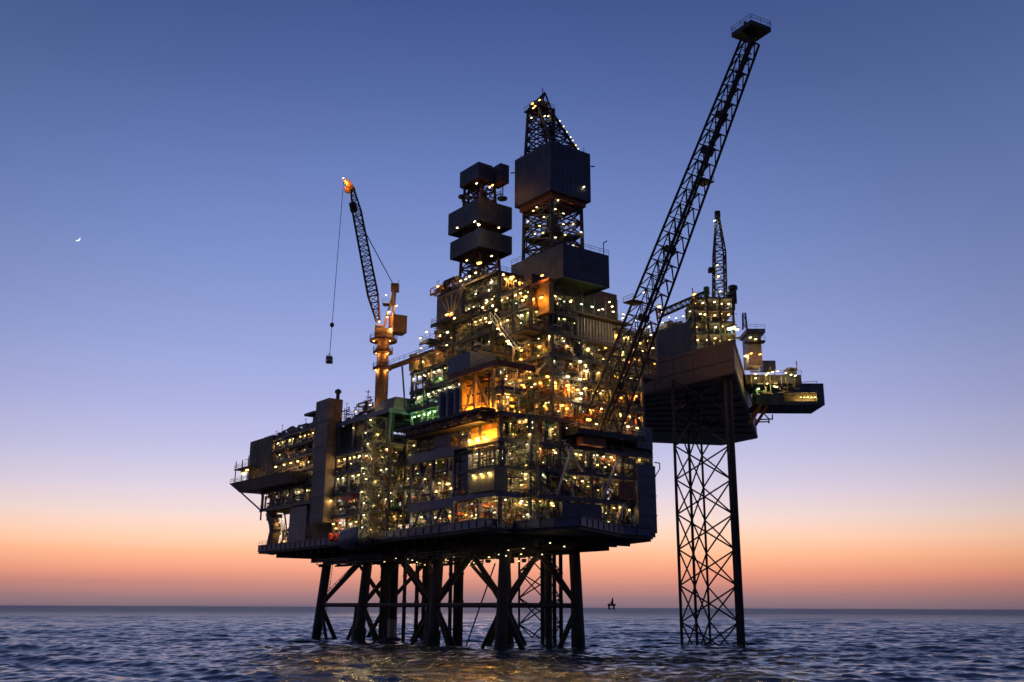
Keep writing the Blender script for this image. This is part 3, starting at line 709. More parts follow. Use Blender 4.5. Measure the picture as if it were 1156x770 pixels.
lamp(W(-5.5, -6.6, 51.2), 'amber', 'bay', .9)
for u in (-2.5, -5, -8, -11): lamp(W(u, -9.4, 44.3), 'warm', 'bay', .8)
b = MB(); b.box(-10.8, -2.2, -9.0, -8.7, 38.5, 42.5); yp = b.build('yellow_screen', 'ochre_wall', cb)
b = MB()
for z in (39.4, 40.5, 41.6): b.box(-10.8, -2.2, -9.16, -9.01, z, z + .16)
b.build('screen_rail', 'ochre_paint', yp)
deck(cb, -13, 1.3, -10.4, -4.1, 38.4, beam=.7, sides=('f', 'r'))
for u in (-4, -6.4, -9): lamp(W(u, -10.6, 38.9), 'flood', 'bay', .8)
lamp(W(-7, -10.6, 42.2), 'flood', 'bay', .8)
clutter(cb, -13, 1.3, -10, -4.6, 28.6, 38, 1.3); clutter(cb, -11, 0, -10.5, -4.6, DZ, 28, 1.2, mats=['rust_paint', 'rust_paint', 'olive_paint', 'pale_paint'])
deck(cb, -12.8, 1.3, -10.8, -4.1, 28.5, beam=.9, mg='blue_girder', sides=('f', 'r')); deck(cb, -12.4, 1.3, -10, -4.1, 33.4, beam=.5, sides=('f', 'r'))
for u in (-12.3, -5.6, 1): box('column', 'grey_steel', cb, u - .25, u + .25, -9.6, -9.1, DZ + .1, 42.9)
for z, n_ in ((27.2, 6), (25, 4), (32.2, 6), (36.6, 7), (34.8, 4)):
    for k in range(n_): lamp(W(-12.4 + 13 * (k + R.random()) / n_, -8.6 + R.random(), z), R.choice(('warm', 'white')), 'corner', R.uniform(.5, .95), R.uniform(-.4, .4))
lamp(W(-1.5, -9.5, 25), 'amber', 'corner', 1.)
for u, v, z in ((-11, 5, 50.5), (-6, 2.6, 54.6), (-2, 2.6, 55), (-9, 2.6, 58.6), (-12, 10, 50.2), (-12, 12, 54.5), (-3, 2.6, 59), (-12.2, 7, 46)): lamp(W(u, v, z), 'amber', 'upper', 1.15); lamp(W(u + 1, v + .6, z - 1.6), 'amber', 'upper', .8)
# right-hand end details
box('dark_lower_room', 'slate_cladding', cb, -14.6, -13.7, 3.5, 13.5, DZ + .2, 27.3)
box('end_wall', 'blue_cladding', cb, -14.5, -8, 23.6, 28.6, DZ + .2, 36.2)
box('end_wall', 'blue_cladding', cb, -14.2, -8, 23.8, 28.4, 39.6, 44)
for z in (26, 30, 34): box('wall_band', 'grey_steel', cb, -14.62, -14.52, 23.5, 28.7, z, z + .2)
box('red_wall', 'rust_paint', cb, -14.2, -13.7, 18.6, 23.3, 28.8, 32.4)
box('lit_room', 'olive_paint', cb, -12.9, -12.6, 21, 28.5, 36.2, 39.6)
for v in (23.6, 25.6, 27.4): lamp(W(-13.4, v, 38.3), 'warm', 'corner', 1.3, math.pi / 2)
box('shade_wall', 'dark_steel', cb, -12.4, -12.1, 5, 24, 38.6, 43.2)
for (v0, z0, v1, z1) in ((2.5, 28.6, 6.5, 38), (14, 28.6, 19, 37.5), (17, 23, 20, 28), (23, 23, 20, 28), (9, 33.5, 5, 38)):
    tube('brace', 'pale_paint', cb, W(-14.3, v0, z0), W(-14.1, v1, z1), .24)
b = MB(); b.path([W(-14.2, 28.8, 37), W(-14.2, 30.2, 37), W(-14.2, 30.2, 35.8), W(-14, 28.8, 34)], .12, 5); b.build('bracket', 'dark_steel', cb)
Bq = [W(-15.6, -3.6, DZ + 1), W(-11.5, -5.6, DZ + 1), W(-10, -4.3, DZ + 1), W(-14, -1.6, DZ + 1)]
sc = thing('scaffold_tower', 'slim lit pipe scaffold standing on the near corner of the lowest deck', 'scaffold', W(-13, -4, DZ))
lattice(sc, Bq, [p + Z * 17 for p in Bq], 8, .11, .06, 'X', 'olive_paint', 'olive_paint', legname='post')
for i in range(9): lamp(W(-12.5 + R.uniform(-2, 1), -3.8 + R.uniform(-.8, .8), DZ + 2.2 + i * 1.85), R.choice(('warm', 'white')), 'scaffold', .85)
cg = thing('bay_scaffolding', 'open pale steel frame of square bays at the second deck of the near corner', 'frame', W(-10, -10, 33))
for z in (33.2, 35, 36.8):
    for v in (-7.2, -4.8):
        tube('rail', 'grey_steel', cg, W(-13, v - 4, z), W(-6, v - 4, z), .14, n=5)
for u in (-13, -10.6, -8.3, -6):
    for v in (-11.2, -8.8): tube('post', 'grey_steel', cg, W(u, v, 33.2), W(u, v, 36.8), .14, n=5)
b = MB(); b.box(-13.2, -5.8, -11.4, -8.4, 28.6, 33.0); b.build('backing_cabin', 'olive_paint', cg)
for u in (-12, -9.5, -7): lamp(W(u, -11.7, 31.8), 'warm', 'corner', 1.0)

# ================================================================== DRILLING MODULES
dm = thing('drilling_module', 'dark upper drilling deck crowded with lamps under the two derricks', 'module', W(5, 12, 60))
module(dm, 1.6, 23, -2, 26, [59.2, 63.6, 68], 'drill', lamps=2.6, dens=1.6, back=6, right=False, left=True, lk=('white', 'warm', 'warm', 'amber'), braces=.5, colm='dark_steel', mg='dark_steel', wallm=('dark_steel', 'olive_paint', 'slate_cladding'))
module(dm, -10, 1.5, -1, 12, [61.8, 66.4, 71], 'drill', lamps=2.6, dens=1.6, back=6, lk=('white', 'warm', 'warm'), braces=.5, colm='dark_steel', mg='dark_steel', wallm=('dark_steel', 'olive_paint', 'slate_cladding'))
module(dm, 0, 12.5, -1.5, 16, [68.2, 72.2, 76.4], 'drill', lamps=2.2, dens=1.4, back=5, lk=('white', 'warm', 'amber'), braces=.4, colm='dark_steel', mg='dark_steel', wallm=('dark_steel', 'slate_cladding'))
box('mud_room', 'slate_cladding', dm, 13, 22, -2.2, 10, 68.2, 76.2)
clutter(dm, 14, 23.5, -3, 2, 76.3, 79, 1.1, mats=['rust_paint', 'ochre_paint', 'dark_steel'])
lamp(W(20.5, -3, 77.8), 'amber', 'drill', 1.2)
deck(dm, 19, 25.5, -5, 4, 62.5, mg='rust_paint', sides=('l', 'f', 'r')); deck(dm, 21, 25, -4.5, 0, 65.5, beam=.8, sides=('l', 'f', 'r'))
for u, z in ((24, 63.8), (24.5, 66.3), (22, 67.2), (23, 61.5)): lamp(W(u, -4.8, z), 'white', 'drill', 1.1)
b = MB(); c = W(13, -4.2, 68.2)                # spread struts lit by sodium lamps
for du in (-4.5, -2.2, 0, 2.4, 4.4): b.tube(c, W(13 + du, -4.2, 74), .16, n=6)
b.tube(W(8, -4.2, 74), W(18, -4.2, 74), .3, n=6); b.build('strut_fan', 'ochre_paint', dm)
deck(dm, 7.5, 19, -5.5, -2.3, 68, beam=.7, mg='dark_steel', sides=('l', 'f', 'r'))
lamp(W(13.6, -4.9, 69.2), 'amber', 'drill', 1.5); lamp(W(11.8, -5, 69), 'warm', 'drill', 1.1)
for px, py, k, s_ in ((541, 297, 'amber', 1.8), (578, 313, 'amber', 1.6), (593, 335, 'amber', 1.4), (590, 339, 'warm', 1.), (568, 310, 'warm', 1.2), (555, 318, 'white', 1.1), (560, 350, 'warm', 1.1), (545, 347, 'warm', 1.1), (556, 345, 'white', 1.),
                      (502, 325, 'amber', 1.2), (530, 312, 'warm', 1.1), (537, 308, 'warm', 1.1), (520, 317, 'warm', 1.1), (526, 315, 'warm', 1.), (562, 371, 'warm', 1.), (566, 377, 'warm', 1.1), (573, 385, 'warm', 1.3), (575, 388, 'white', 1.1), (553, 364, 'white', 1.1), (513, 359, 'warm', 1.), (505, 375, 'white', 1.)):
    u, z = onv(px, py, -6.2 if py > 335 else -2.6); lamp(W(u, -6.2 if py > 335 else -2.6, z), k, 'drill', s_, R.uniform(-.5, .5))
# sloping gangway down the front
p, q = W(*[onv(553, 358, -5.8)[0], -5.8, onv(553, 358, -5.8)[1]]), W(*[onv(582, 395, -5.8)[0], -5.8, onv(582, 395, -5.8)[1]])
b = MB()
for dv in (0, 1.2):
    b.tube(p + V * dv, q + V * dv, .14, n=5); b.tube(p + V * dv + Z * 1.1, q + V * dv + Z * 1.1, .08, n=4)
    for i in range(10): c = (p + V * dv).lerp(q + V * dv, i / 9); b.tube(c, c + Z * 1.1, .06, n=4)
b.build('stair', 'pale_paint', dm)

bb_z = onv(636, 312, 5.5)[1]
sw = thing('slotted_wall', 'long dark wall of upright slots on a deep beam below the main derrick', 'wall', W(-8, 16, 61))
box('backing_wall', 'dark_steel', sw, -7.6, -7.2, 4, 27.5, 62, 67.4)
for v in np.arange(4.2, 27.4, .86):
    box('slat', 'pale_paint', sw, -8.1, -7.62, v, v + .34, 62.1, 67.2)
box('sill_beam', 'dark_steel', sw, -8.6, -5, 3.5, 28, 60.4, 62); box('head_beam', 'dark_steel', sw, -8.5, -5, 3.5, 28, 67.42, 68.2)
box('recess_wall', 'dark_steel', sw, -4.9, -4.6, 4, 28, 68.21, bb_z + 2.5)
for v in np.arange(5, 28, 3.3): box('recess_post', 'grey_steel', sw, -8.2, -7.9, v, v + .3, 68.21, bb_z)
d = box('walkway', 'deck_plate', sw, -9.8, -8.62, 3.5, 28, 67.3, 67.6); handrail([W(-9.8, 3.5, 67.6), W(-9.8, 28, 67.6)], d)
for i, v in enumerate(np.arange(4.5, 28, 3.)): tube('lamp_post', 'dark_steel', sw, W(-9.5, v, 67.6), W(-9.5, v, 69.5), .06); lamp(W(-9.5, v, 69.4), 'green' if i in (3, 4) else 'white', 'slot', .95, math.pi / 2)

def cbox(pxc, pyb, pyt, v0, pxl, pxr):     # a clad box from its near corner and its two far edges
    u0, z0 = onv(pxc, pyb, v0); z1 = onv(pxc, pyt, v0)[1]
    u1 = onv(pxl, pyb + 8, v0)[0]; v1 = onu(pxr, pyb + 8, u0)[0]
    return u0, u1, v0, v1, z0, z1
def shell(parent, bx, m='slate_cladding', floor=.3):
    u0, u1, v0, v1, z0, z1 = bx; t = .25
    for nm, a in (('clad_panel', (u0, u1, v0, v0 + t, z0, z1)), ('clad_panel', (u0, u0 + t, v0 + t + .003, v1, z0, z1)),
                  ('clad_panel', (u0 + t + .003, u1, v1 - t, v1, z0, z1)), ('clad_panel', (u1 - t, u1, v0 + t + .003, v1 - t - .003, z0, z1))):
        b = MB(); b.box(*a); A0, A1, B0, B1, z0_, z1_ = a
        if A1 - A0 < .5:
            for v in np.arange(B0 + .7, B1 - .3, 1.25): b.box(A0 - .03, A0 - .002, v, v + .1, z0_ + .05, z1_ - .05)
            for z in (z0_ + (z1_ - z0_) * .34, z0_ + (z1_ - z0_) * .67): b.box(A0 - .05, A0 - .001, B0, B1, z, z + .06)
        elif B0 == v0:
            for u in np.arange(A0 + .7, A1 - .3, 1.25): b.box(u, u + .1, B0 - .03, B0 - .002, z0_ + .05, z1_ - .05)
            for z in (z0_ + (z1_ - z0_) * .34, z0_ + (z1_ - z0_) * .67): b.box(A0, A1, B0 - .05, B0 - .001, z, z + .09)
        b.build(nm, m, parent)
def floor(parent, bx, dz=.0, m='dark_steel'):
    u0, u1, v0, v1, z0, z1 = bx
    box('floor_plate', m, parent, u0 + .28, u1 - .28, v0 + .28, v1 - .28, z0 + dz, z0 + dz + .3)

# main derrick
mdk = thing('main_derrick', 'tallest derrick, lattice tower wrapped in two large dark slate boxes', 'derrick', W(10, 20, 68))
bb = cbox(636, 312, 274, 5.5, 577, 688)
shell(mdk, bb); floor(mdk, bb, .6); floor(mdk, bb, bb[5] - bb[4] - .5, 'deck_plate')
handrail([W(bb[1], bb[2], bb[5]), W(bb[0], bb[2], bb[5]), W(bb[0], bb[3], bb[5])], mdk)
mb = cbox(622, 214, 158, 9, 581, 667)
shell(mdk, mb); floor(mdk, mb, 3.0)
lo = MB(); lo.box(mb[0] + .8, mb[1] - .8, mb[2] + .8, mb[3] - .8, mb[4] - 1.2, mb[4] + .6); lo.build('skirt', 'rust_paint', mdk)
iu0, iu1, iv0, iv1 = mb[0] + 1.4, mb[1] - 1.4, mb[2] + 1.4, mb[3] - 1.4
Bq = [W(iu0, iv0, bb[5] - .5), W(iu1, iv0, bb[5] - .5), W(iu1, iv1, bb[5] - .5), W(iu0, iv1, bb[5] - .5)]
Mq = [W(iu0 + .3, iv0 + .3, mb[5]), W(iu1 - .3, iv0 + .3, mb[5]), W(iu1 - .3, iv1 - .3, mb[5]), W(iu0 + .3, iv1 - .3, mb[5])]
lattice(mdk, Bq, Mq, 10, .42, .2, 'X')
# inner clutter of the open storey
zc0, zc1 = bb[5], mb[4]
cl = clutter(mdk, iu0 + .5, iu1 - .5, iv0 + .5, iv1 - .5, zc0 - .2, zc1 + 4, 2.2, mats=['dark_steel', 'grey_steel', 'rust_paint', 'dark_steel'])
b = MB(); b.tube(W((iu0 + iu1) / 2, (iv0 + iv1) / 2, zc0), W((iu0 + iu1) / 2, (iv0 + iv1) / 2, mb[5] + 12), .8, n=10); b.build('travelling_block_guide', 'dark_steel', mdk)
b = MB()
for z in (zc0 + 3.2, zc0 + 7): b.box(iu0 + .4, iu1 - .4, iv0 + .4, iv1 - .4, z, z + .2)
b.build('inner_floor', 'dark_steel', mdk)
tz = at(610, 108, 212).z
tc_ = at(609, 112, 214); tu, tv = uv(tc_); hw = 1.9
Tq = [W(tu - hw, tv - hw, tz - 3), W(tu + hw, tv - hw, tz - 3), W(tu + hw, tv + hw, tz - 3), W(tu - hw, tv + hw, tz - 3)]
lattice(mdk, Mq, Tq, 5, .38, .18, 'X')
b = MB(); b.box(tu - 2.6, tu + 2.6, tv - 2.6, tv + 2.6, tz - 3.1, tz - 2.8); cd = b.build('crown_deck', 'dark_steel', mdk)
handrail([W(tu + 2.6, tv - 2.6, tz - 2.8), W(tu - 2.6, tv - 2.6, tz - 2.8), W(tu - 2.6, tv + 2.6, tz - 2.8)], cd)
b = MB(); b.box(tu - 1.5, tu + 2, tv - 1.5, tv + 1.5, tz - 2.8, tz - .8); b.build('crown_block', 'orange_paint', mdk)
b = MB()
for p, q in ((W(tu + 2.2, tv - 2.2, tz - 2.8), W(tu - 2, tv, tz + 1)), (W(tu - 2.2, tv - 2.2, tz - 2.8), W(tu - 2, tv, tz + 1)), (W(tu - 2, tv + 2, tz - 2.8), W(tu - 2, tv, tz + 1)), (W(tu + 2.2, tv + 2, tz - 1.5), W(tu - 2, tv, tz + 1))): b.tube(p, q, .22, n=5)
b.tube(W(tu - 1.2, tv, tz), W(tu - 1.2, tv, tz + 2.6), .1, n=5); b.build('crown_frame', 'dark_steel', mdk)
for px, py, k, s_ in ((601, 117, 'amber', 1.1), (604, 120, 'amber', 1.0), (602, 122, 'warm', .9), (609, 113, 'warm', .9), (600, 133, 'white', .8), (615, 131, 'white', .8), (619, 131, 'white', .8)):
    lamp(at(px, py, 209), k, 'derrick', s_)
for t_, k in ((.12, 'white'), (.2, 'amber'), (.3, 'white'), (.38, 'white'), (.5, 'warm'), (.62, 'white'), (.75, 'white'), (.05, 'white')):
    c = Mq[3].lerp(Tq[3], t_); lamp(c - U * .5 + V * .2, k, 'derrick', .7)
for px, py, k in ((602, 238, 'warm'), (606, 234, 'white'), (614, 245, 'white'), (604, 264, 'white'), (613, 263, 'warm'), (596, 250, 'white'), (609, 255, 'warm')):
    u, z = onv(px, py, iv0 - .5); lamp(W(u, iv0 - .5, z), k, 'derrick', .8, R.choice((0, 1.57)))
for px, py, k in ((627, 236, 'white'), (636, 241, 'white'), (636, 253, 'white'), (627, 268, 'white'), (638, 265, 'warm'), (647, 253, 'amber'), (645, 228, 'warm'), (647, 277, 'white'), (651, 279, 'white'), (630, 226, 'white'), (656, 262, 'white')):
    v, z = onu(px, py, iu0 - .5); lamp(W(iu0 - .5, v, z), k, 'derrick', .8, R.choice((0, 1.57)))
v, z = onu(659, 211, mb[0] - .2); lamp(W(mb[0] - .25, v, z), 'white', 'derrick', .9)
for zz, s_ in ((mb[5] - 3, 1), ): 
    b = MB(); b.tube(W(mb[1] + .1, mb[2], zz), W(mb[1] + .8, mb[2] - .5, zz), .15); b.tube(W(mb[0], mb[3] + .1, zz), W(mb[0] - .5, mb[3] + .8, zz), .15); b.build('bracket', 'dark_steel', mdk)
b = MB(); b.tube(W(bb[0] + .5, bb[3] - 1, bb[5]), W(bb[0] + .5, bb[3] - 1, bb[5] + 2.8), .1, n=5); b.tube(W(bb[0] + .5, bb[3] - 1, bb[5] + 2.8), W(bb[0] - .6, bb[3] - 1, bb[5] + 2.9), .12, n=5); b.build('light_post', 'dark_steel', mdk)
# glowing ochre tower face
og = thing('ochre_shaft', 'ochre yellow upright shaft glowing under the edge of the main derrick base', 'shaft', W(-6, 1, 64))
u0, z0 = onv(600, 359, 1.6); u1 = onv(620, 359, 1.6)[0]; z1 = onv(610, 321, 1.6)[1]
box('shaft_wall', 'ochre_wall', og, u1, u0, 1.6, 2.8, z0, z1)
box('shaft_cap', 'rust_paint', og, u1 - .3, u0 + .3, 1.3, 3.0, z1 + .003, z1 + .6)
lamp(W(*[onv(611, 336, .7)[0], .7, onv(611, 336, .7)[1]]), 'amber', 'shaft', 1.5)
lamp(W(*[onv(601.5, 338, .3)[0], .3, onv(601, 338, .3)[1]]), 'amber', 'shaft', 1.4); lamp(W(*[onv(612, 311, .9)[0], .9, onv(612, 311, .9)[1]]), 'amber', 'shaft', 1.2)

# second derrick
sd = thing('small_derrick', 'shorter derrick left of the tallest one, three slate boxes stacked on a lattice', 'derrick', W(8, 8, 76))
b1 = cbox(541, 277.5, 257.5, 4, 508, 578); b2_ = cbox(540, 248, 223.5, 4, 506, 578)
for bx in (b1, b2_): shell(sd, bx); floor(sd, bx, 1.2, 'rust_paint')
b3 = cbox(540, 200, 182.5, 4, 519, 556)
shell(sd, b3); floor(sd, b3, .4, 'rust_paint'); floor(sd, b3, b3[5] - b3[4] - .35, 'dark_steel')
u0, z0 = onv(565, 204, 9); z1 = onv(565, 184, 9)[1]; u1 = onv(553, 204, 9)[0]; v1 = onu(571.5, 206, u0)[0]
bx = (u0, u1, 9, max(v1, 11.5), z0, z1); shell(sd, bx); floor(sd, bx, .3, 'rust_paint')
iu0, iu1, iv0, iv1 = b1[0] + 1.6, b1[1] - 1.6, b1[2] + 1.6, b1[3] - 1.6
Bq = [W(iu0, iv0, 74), W(iu1, iv0, 74), W(iu1, iv1, 74), W(iu0, iv1, 74)]
s3 = 2.2; Tq = [W(iu0 + .8, iv0 + s3 * .2, b3[5]), W(iu1 - s3 * .6, iv0 + s3 * .2, b3[5]), W(iu1 - s3 * .6, iv1 - s3, b3[5]), W(iu0 + .8, iv1 - s3, b3[5])]
lattice(sd, Bq, Tq, 13, .34, .16, 'X')
clutter(sd, iu0, iu1, iv0, iv1, b3[4] - 5, b3[4] + 1, 1.2, mats=['dark_steel', 'rust_paint']); clutter(sd, iu0, iu1, iv0, iv1, 76.5, b1[4] + 1, 1.8, mats=['dark_steel', 'olive_paint', 'rust_paint'])
for px, py, k in ((538, 207, 'white'), (553, 211, 'amber'), (556, 209, 'amber'), (523, 222, 'white'), (516, 257, 'warm'), (563, 257, 'warm'), (527, 294, 'warm'), (555, 289, 'warm'), (536, 250, 'white'), (540, 253, 'white'), (541, 254, 'white')):
    lamp(at(px, py, 206 if py > 280 else 211), k, 'small', .95)
for p in ((523, 222), (567, 224)):
    c = at(*p, 210); b = MB(); b.lathe(c - Z * .6, Z, [(0, .4), (.3, 1.1), (.7, 1.2), (.9, .5)]); b.build('lamp_bracket', 'grey_steel', sd)

def mast(parent, u, v, z, h, arms=1):
    b = MB(); b.tube(W(u, v, z), W(u, v, z + h), .09, .05, n=5)
    for i in range(arms):
        t = z + h * (.95 - .22 * i); b.tube(W(u - .7, v, t), W(u + .7, v, t), .05, n=4)
    return b.build('mast', 'dark_steel', parent)
for u, v, z, h in ((22, -2, 76.3, 3.4), (17, -2, 76.3, 2.2), (14, 2, 76.3, 3), (24.8, -4.6, 62.5, 2.6)): mast(dm, u, v, z, h)
for u, v, h in ((26, -5, 4.2), (20.5, -4, 5), (12, -4.5, 3.2), (15, -4.2, 2.4)): mast(gm, u, v, 58.9, h, 2)
for u, v, h in ((92, -8, 2.6), (86, -9, 3.4), (78, -8, 2.4), (72, -9, 3), (66, -9, 4.4)): mast(ab, u, v, 51.4, h)
for u, v, h in ((50, -9, 4.6), (46, -9, 3), (35, -7, 2.4)): mast(lm, u, v, 53 if u < 40 else 50.4, h, 2)
for u, v, h in ((mb[0] + 1, mb[2] + 1, 1.8), (mb[1] - 1, mb[2] + 1, 1.2), (mb[0] + 1, mb[3] - 1, 2.)): mast(mdk, u, v, mb[5], h, 0)
for i in range(12):                         # vents and lockers along the roofs
    p_, u, z = ((gm, R.uniform(3, 17), 58.9), (ab, R.uniform(65, 88), 51.4), (lm, R.uniform(39, 52), 50.4))[i % 3]
    b = MB(); c = W(u, R.uniform(-8, -2) if p_ is not gm else R.uniform(-4.5, 0), z); h = R.uniform(.8, 1.9)
    b.lathe(c, Z, [(0, .35), (h, .35), (h + .02, .6), (h + .35, .6), (h + .55, .2)], 10); b.build('roof_vent', R.choice(('grey_steel', 'dark_steel', 'ochre_paint')), p_)

# ================================================================== FLARE BOOM
fb = thing('flare_boom', 'very long slanted lattice boom with a flat platform at its tip', 'boom', W(-14, 14, 44))
P0 = W(-14, 14.3, 42.6); P1 = at(847, 47, 165)
axd = (P1 - P0).normalized(); hd = Vector((axd.x, axd.y, 0)).normalized(); e1 = Vector((-hd.y, hd.x, 0)) * -1; e2 = axd.cross(e1).normalized()
if e2.z < 0: e2 = -e2
def quad(c, w, h): return [c - e1 * w / 2 - e2 * h / 2, c + e1 * w / 2 - e2 * h / 2, c + e1 * w / 2 + e2 * h / 2, c - e1 * w / 2 + e2 * h / 2]
Lb = (P1 - P0).length
def cross(t): c = P0.lerp(P1, t); w = 5.5 - 3.0 * t; return quad(c, w, w * .95)
lattice(fb, cross(0), cross(1), 27, .24, .11, 'K', legname='chord')
b = MB()
for a_, e in ((0, 1), (1, 2), (2, 3), (3, 0)):
    pass
for k in (-.55, .75):
    b = MB(); b.tube(P0 + e1 * k - e2 * .6, P1 + e1 * k * .6 - e2 * .3, .24 if k < .5 else .18, n=8); b.build('flare_pipe', 'dark_steel', fb)
for i in range(1, 40):
    c = P0.lerp(P1, i / 40); b = MB(); b.obox(c - e2 * .3, e1 * 1.1, axd * .12, e2 * .12); b.build('pipe_support', 'dark_steel', fb)
tp = P1 + axd * 1.2; hx_, hy = Vector((1, 0, 0)), Vector((0, 1, 0))
c0 = at(848, 36, 165)
dA = (U * .2 + V).normalized(); dA = Vector((.86, .5, 0)); dB = Vector((-.5, .86, 0))
b = MB(); b.obox(c0 - Z * .1, dA * 2.5, dB * 2.6, Z * .45); tpd = b.build('tip_platform', 'dark_steel', fb)
cs = [c0 + dA * x * 2.5 + dB * y * 2.6 + Z * .35 for x, y in ((-1, -1), (1, -1), (1, 1), (-1, 1))]
handrail(cs, tpd, h=1.2, closed=True)
b = MB(); b.tube(c0 + Z * .3, c0 + Z * 2.2 + dA * .3, .5, .35, 10); b.tube(c0 - dA * 1.4 + Z * .3, c0 - dA * 1.4 + Z * 1.6, .3, n=8); b.build('flare_tip', 'dark_steel', fb)
for sgn in (-1, 1): tube('strut', 'dark_steel', fb, P1 + e1 * sgn * 1.4, c0 + dA * sgn * 1.6 - Z * .5, .2)
for t_, sgn in ((.66, -1), (.33, 1)):
    c = P0.lerp(P1, t_) + e1 * sgn * (2.6 if t_ > .5 else 3.2) + e2 * .8; b = MB(); b.obox(c, e1 * 1.5, hd * 1.4, Z * .12); d = b.build('rest_platform', 'dark_steel', fb)
    handrail([c + e1 * sgn * 1.5 - hd * 1.4, c + e1 * sgn * 1.5 + hd * 1.4], d)
b = MB()
for sg in (-1, 1): b.tube(P0 + e1 * sg * 1.3 + e2 * 1.2, P1 + e1 * sg * .7 + e2 * .8, .13, n=5)
for i in range(60):
    c = P0.lerp(P1, i / 60) + e2 * (1.2 - .4 * i / 60); b.tube(c - e1 * (1.3 - .6 * i / 60), c + e1 * (1.3 - .6 * i / 60), .07, n=4)
b.build('walkway_ladder', 'dark_steel', fb)
for t_ in (.12, .3, .48, .73, .82):
    c = P0.lerp(P1, t_); b = MB(); b.obox(c, e1 * .9, axd * .7, e2 * .7); b.build('pipe_clamp', 'dark_steel', fb)
tube('base_beam', 'grey_steel', fb, W(-14, 8, 42), W(-14.5, 22, 42), .5); tube('brace', 'rust_paint', fb, W(-14, 9.8, 43), P0.lerp(P1, .12) - e1 * 2.4, .22)

# flare base platform
fp = thing('boom_base_deck', 'deck with rust red rooms under the foot of the slanted boom', 'deck', W(-12, 15, 39))
deck(fp, -16.5, -11.6, 6, 24, 41.4, mg='dark_steel')
box('rust_room', 'rust_paint', fp, -15.6, -13.8, 8, 14, 38.6, 40.3)
clutter(fp, -16, -12, 7, 23, 41.5, 45, 1.5, mats=['rust_paint', 'dark_steel', 'olive_paint'])
for v, z, k, s_ in ((9, 43.4, 'amber', 1.7), (11, 42.8, 'warm', .9), (19.5, 43.2, 'white', 1.2), (22, 43.2, 'warm', 1), (12.5, 46, 'warm', .9)): lamp(W(-16.3, v, z), k, 'boom', s_, 1.57)
for px, py in ((590, 435), (618, 425), (641, 425), (662, 419), (655, 408), (655, 428), (656, 444), (655, 450)):
    v, z = onu(px, py, -12.2); lamp(W(-12.2, v, z), 'amber' if px in (590, 618) else 'white', 'upper', 1.2, 1.57)
lamp(W(-12.4, onu(641, 436, -12.4)[0], onu(647, 436, -12.4)[1]), 'amber', 'upper', 1.5)

# ================================================================== PEDESTAL CRANE
pc = thing('pedestal_crane', 'orange pedestal crane with a raised lattice boom over the left half of the platform', 'crane', W(37, -7, 45))
pu, pv = 37.2, -7
zp = lambda py: onv(433, py, pv)[1]
b = MB(); b.lathe(W(pu, pv, 44), Z, [(0, 1.5), (zp(417) - 44, 1.5), (zp(417) - 44 + .01, 1.75), (zp(414) - 44, 1.75), (zp(414) - 43.99, 1.35), (zp(399) - 44, 1.35), (zp(396) - 44, 2), (zp(391) - 44, 1.4), (zp(386) - 44, 1.4)], 20)
b.build('pedestal', 'orange_paint', pc)
def ring(z, ri, m='rust_paint', h=.45):
    b = MB(); b.lathe(W(pu, pv, z), Z, [(0, ri * .72), (.05, ri), (h, ri), (h + .02, ri * .6)], 20); o = b.build('ring_platform', m, pc)
    handrail([W(pu, pv, z + h) + Vector((math.cos(a) * ri, math.sin(a) * ri, 0)) for a in np.linspace(0, 2 * math.pi, 13)], o, h=1.0)
ring(zp(386), 3.2); ring(zp(399), 2.3); ring(zp(417), 2.2)
Yc = W(pu, pv, 0).y
cr = lambda px, py, dy=0: at(px, py, Yc + dy)
XX, YY = Vector((1, 0, 0)), Vector((0, 1, 0))
bm = cr(434, 379); b = MB(); b.obox(bm, XX * 2.1, YY * 1.8, Z * 1.4); b.build('slew_housing', 'orange_paint', pc)
c = cr(449, 367); b = MB(); b.obox(c, (XX * .9 + YY * .45).normalized() * 1.7, (YY * .9 - XX * .45).normalized() * 1.6, Z * 2.1); b.build('machinery_house', 'orange_paint', pc)
c = cr(428, 373); b = MB(); b.obox(c, XX * .9, YY * 1., Z * 1.1); cab = b.build('operator_cab', 'orange_paint', pc)
b = MB(); b.obox(c - YY * 1.03 + Z * .3, XX * .7, YY * .02, Z * .5); b.build('window', 'blue_cladding', cab)
apx = cr(446, 325)
for dy in (-1.2, 1.2):
    tube('a_frame_leg', 'orange_paint', pc, cr(432, 374, dy), apx + YY * dy * .4, .26); tube('a_frame_leg', 'orange_paint', pc, cr(443, 372, dy), apx + YY * dy * .4, .3)
b = MB()
for t_ in (.35, .6, .8): tube('cross_bar', 'orange_paint', pc, cr(432, 374).lerp(apx, t_), cr(443, 372).lerp(apx, t_), .15, n=5)
b.obox(apx, XX * .9, YY * .9, Z * .9); b.tube(apx + XX * .8, apx + XX * .8 + Z * 2, .06, n=4); b.build('head_frame', 'orange_paint', pc)
c = cr(438, 344); b = MB(); b.obox(c, XX * 1.2, YY * 1., Z * .12); d = b.build('a_frame_platform', 'orange_paint', pc); handrail([c - XX * 1.2 - YY, c + XX * 1.2 - YY], d)
f0, f1 = cr(427, 364, -1), cr(398, 214, -9)
ad_ = (f1 - f0).normalized(); s1 = ad_.cross(YY).normalized(); s2 = ad_.cross(s1)
def bq(t, w, d): c = f0.lerp(f1, t); return [c - s1 * w - s2 * d, c + s1 * w - s2 * d, c + s1 * w + s2 * d, c - s1 * w + s2 * d]
segs = [(0, .35, 1.1), (.2, 1.15, 1.15), (.84, .98, 1.0), (1.0, .35, .6)]
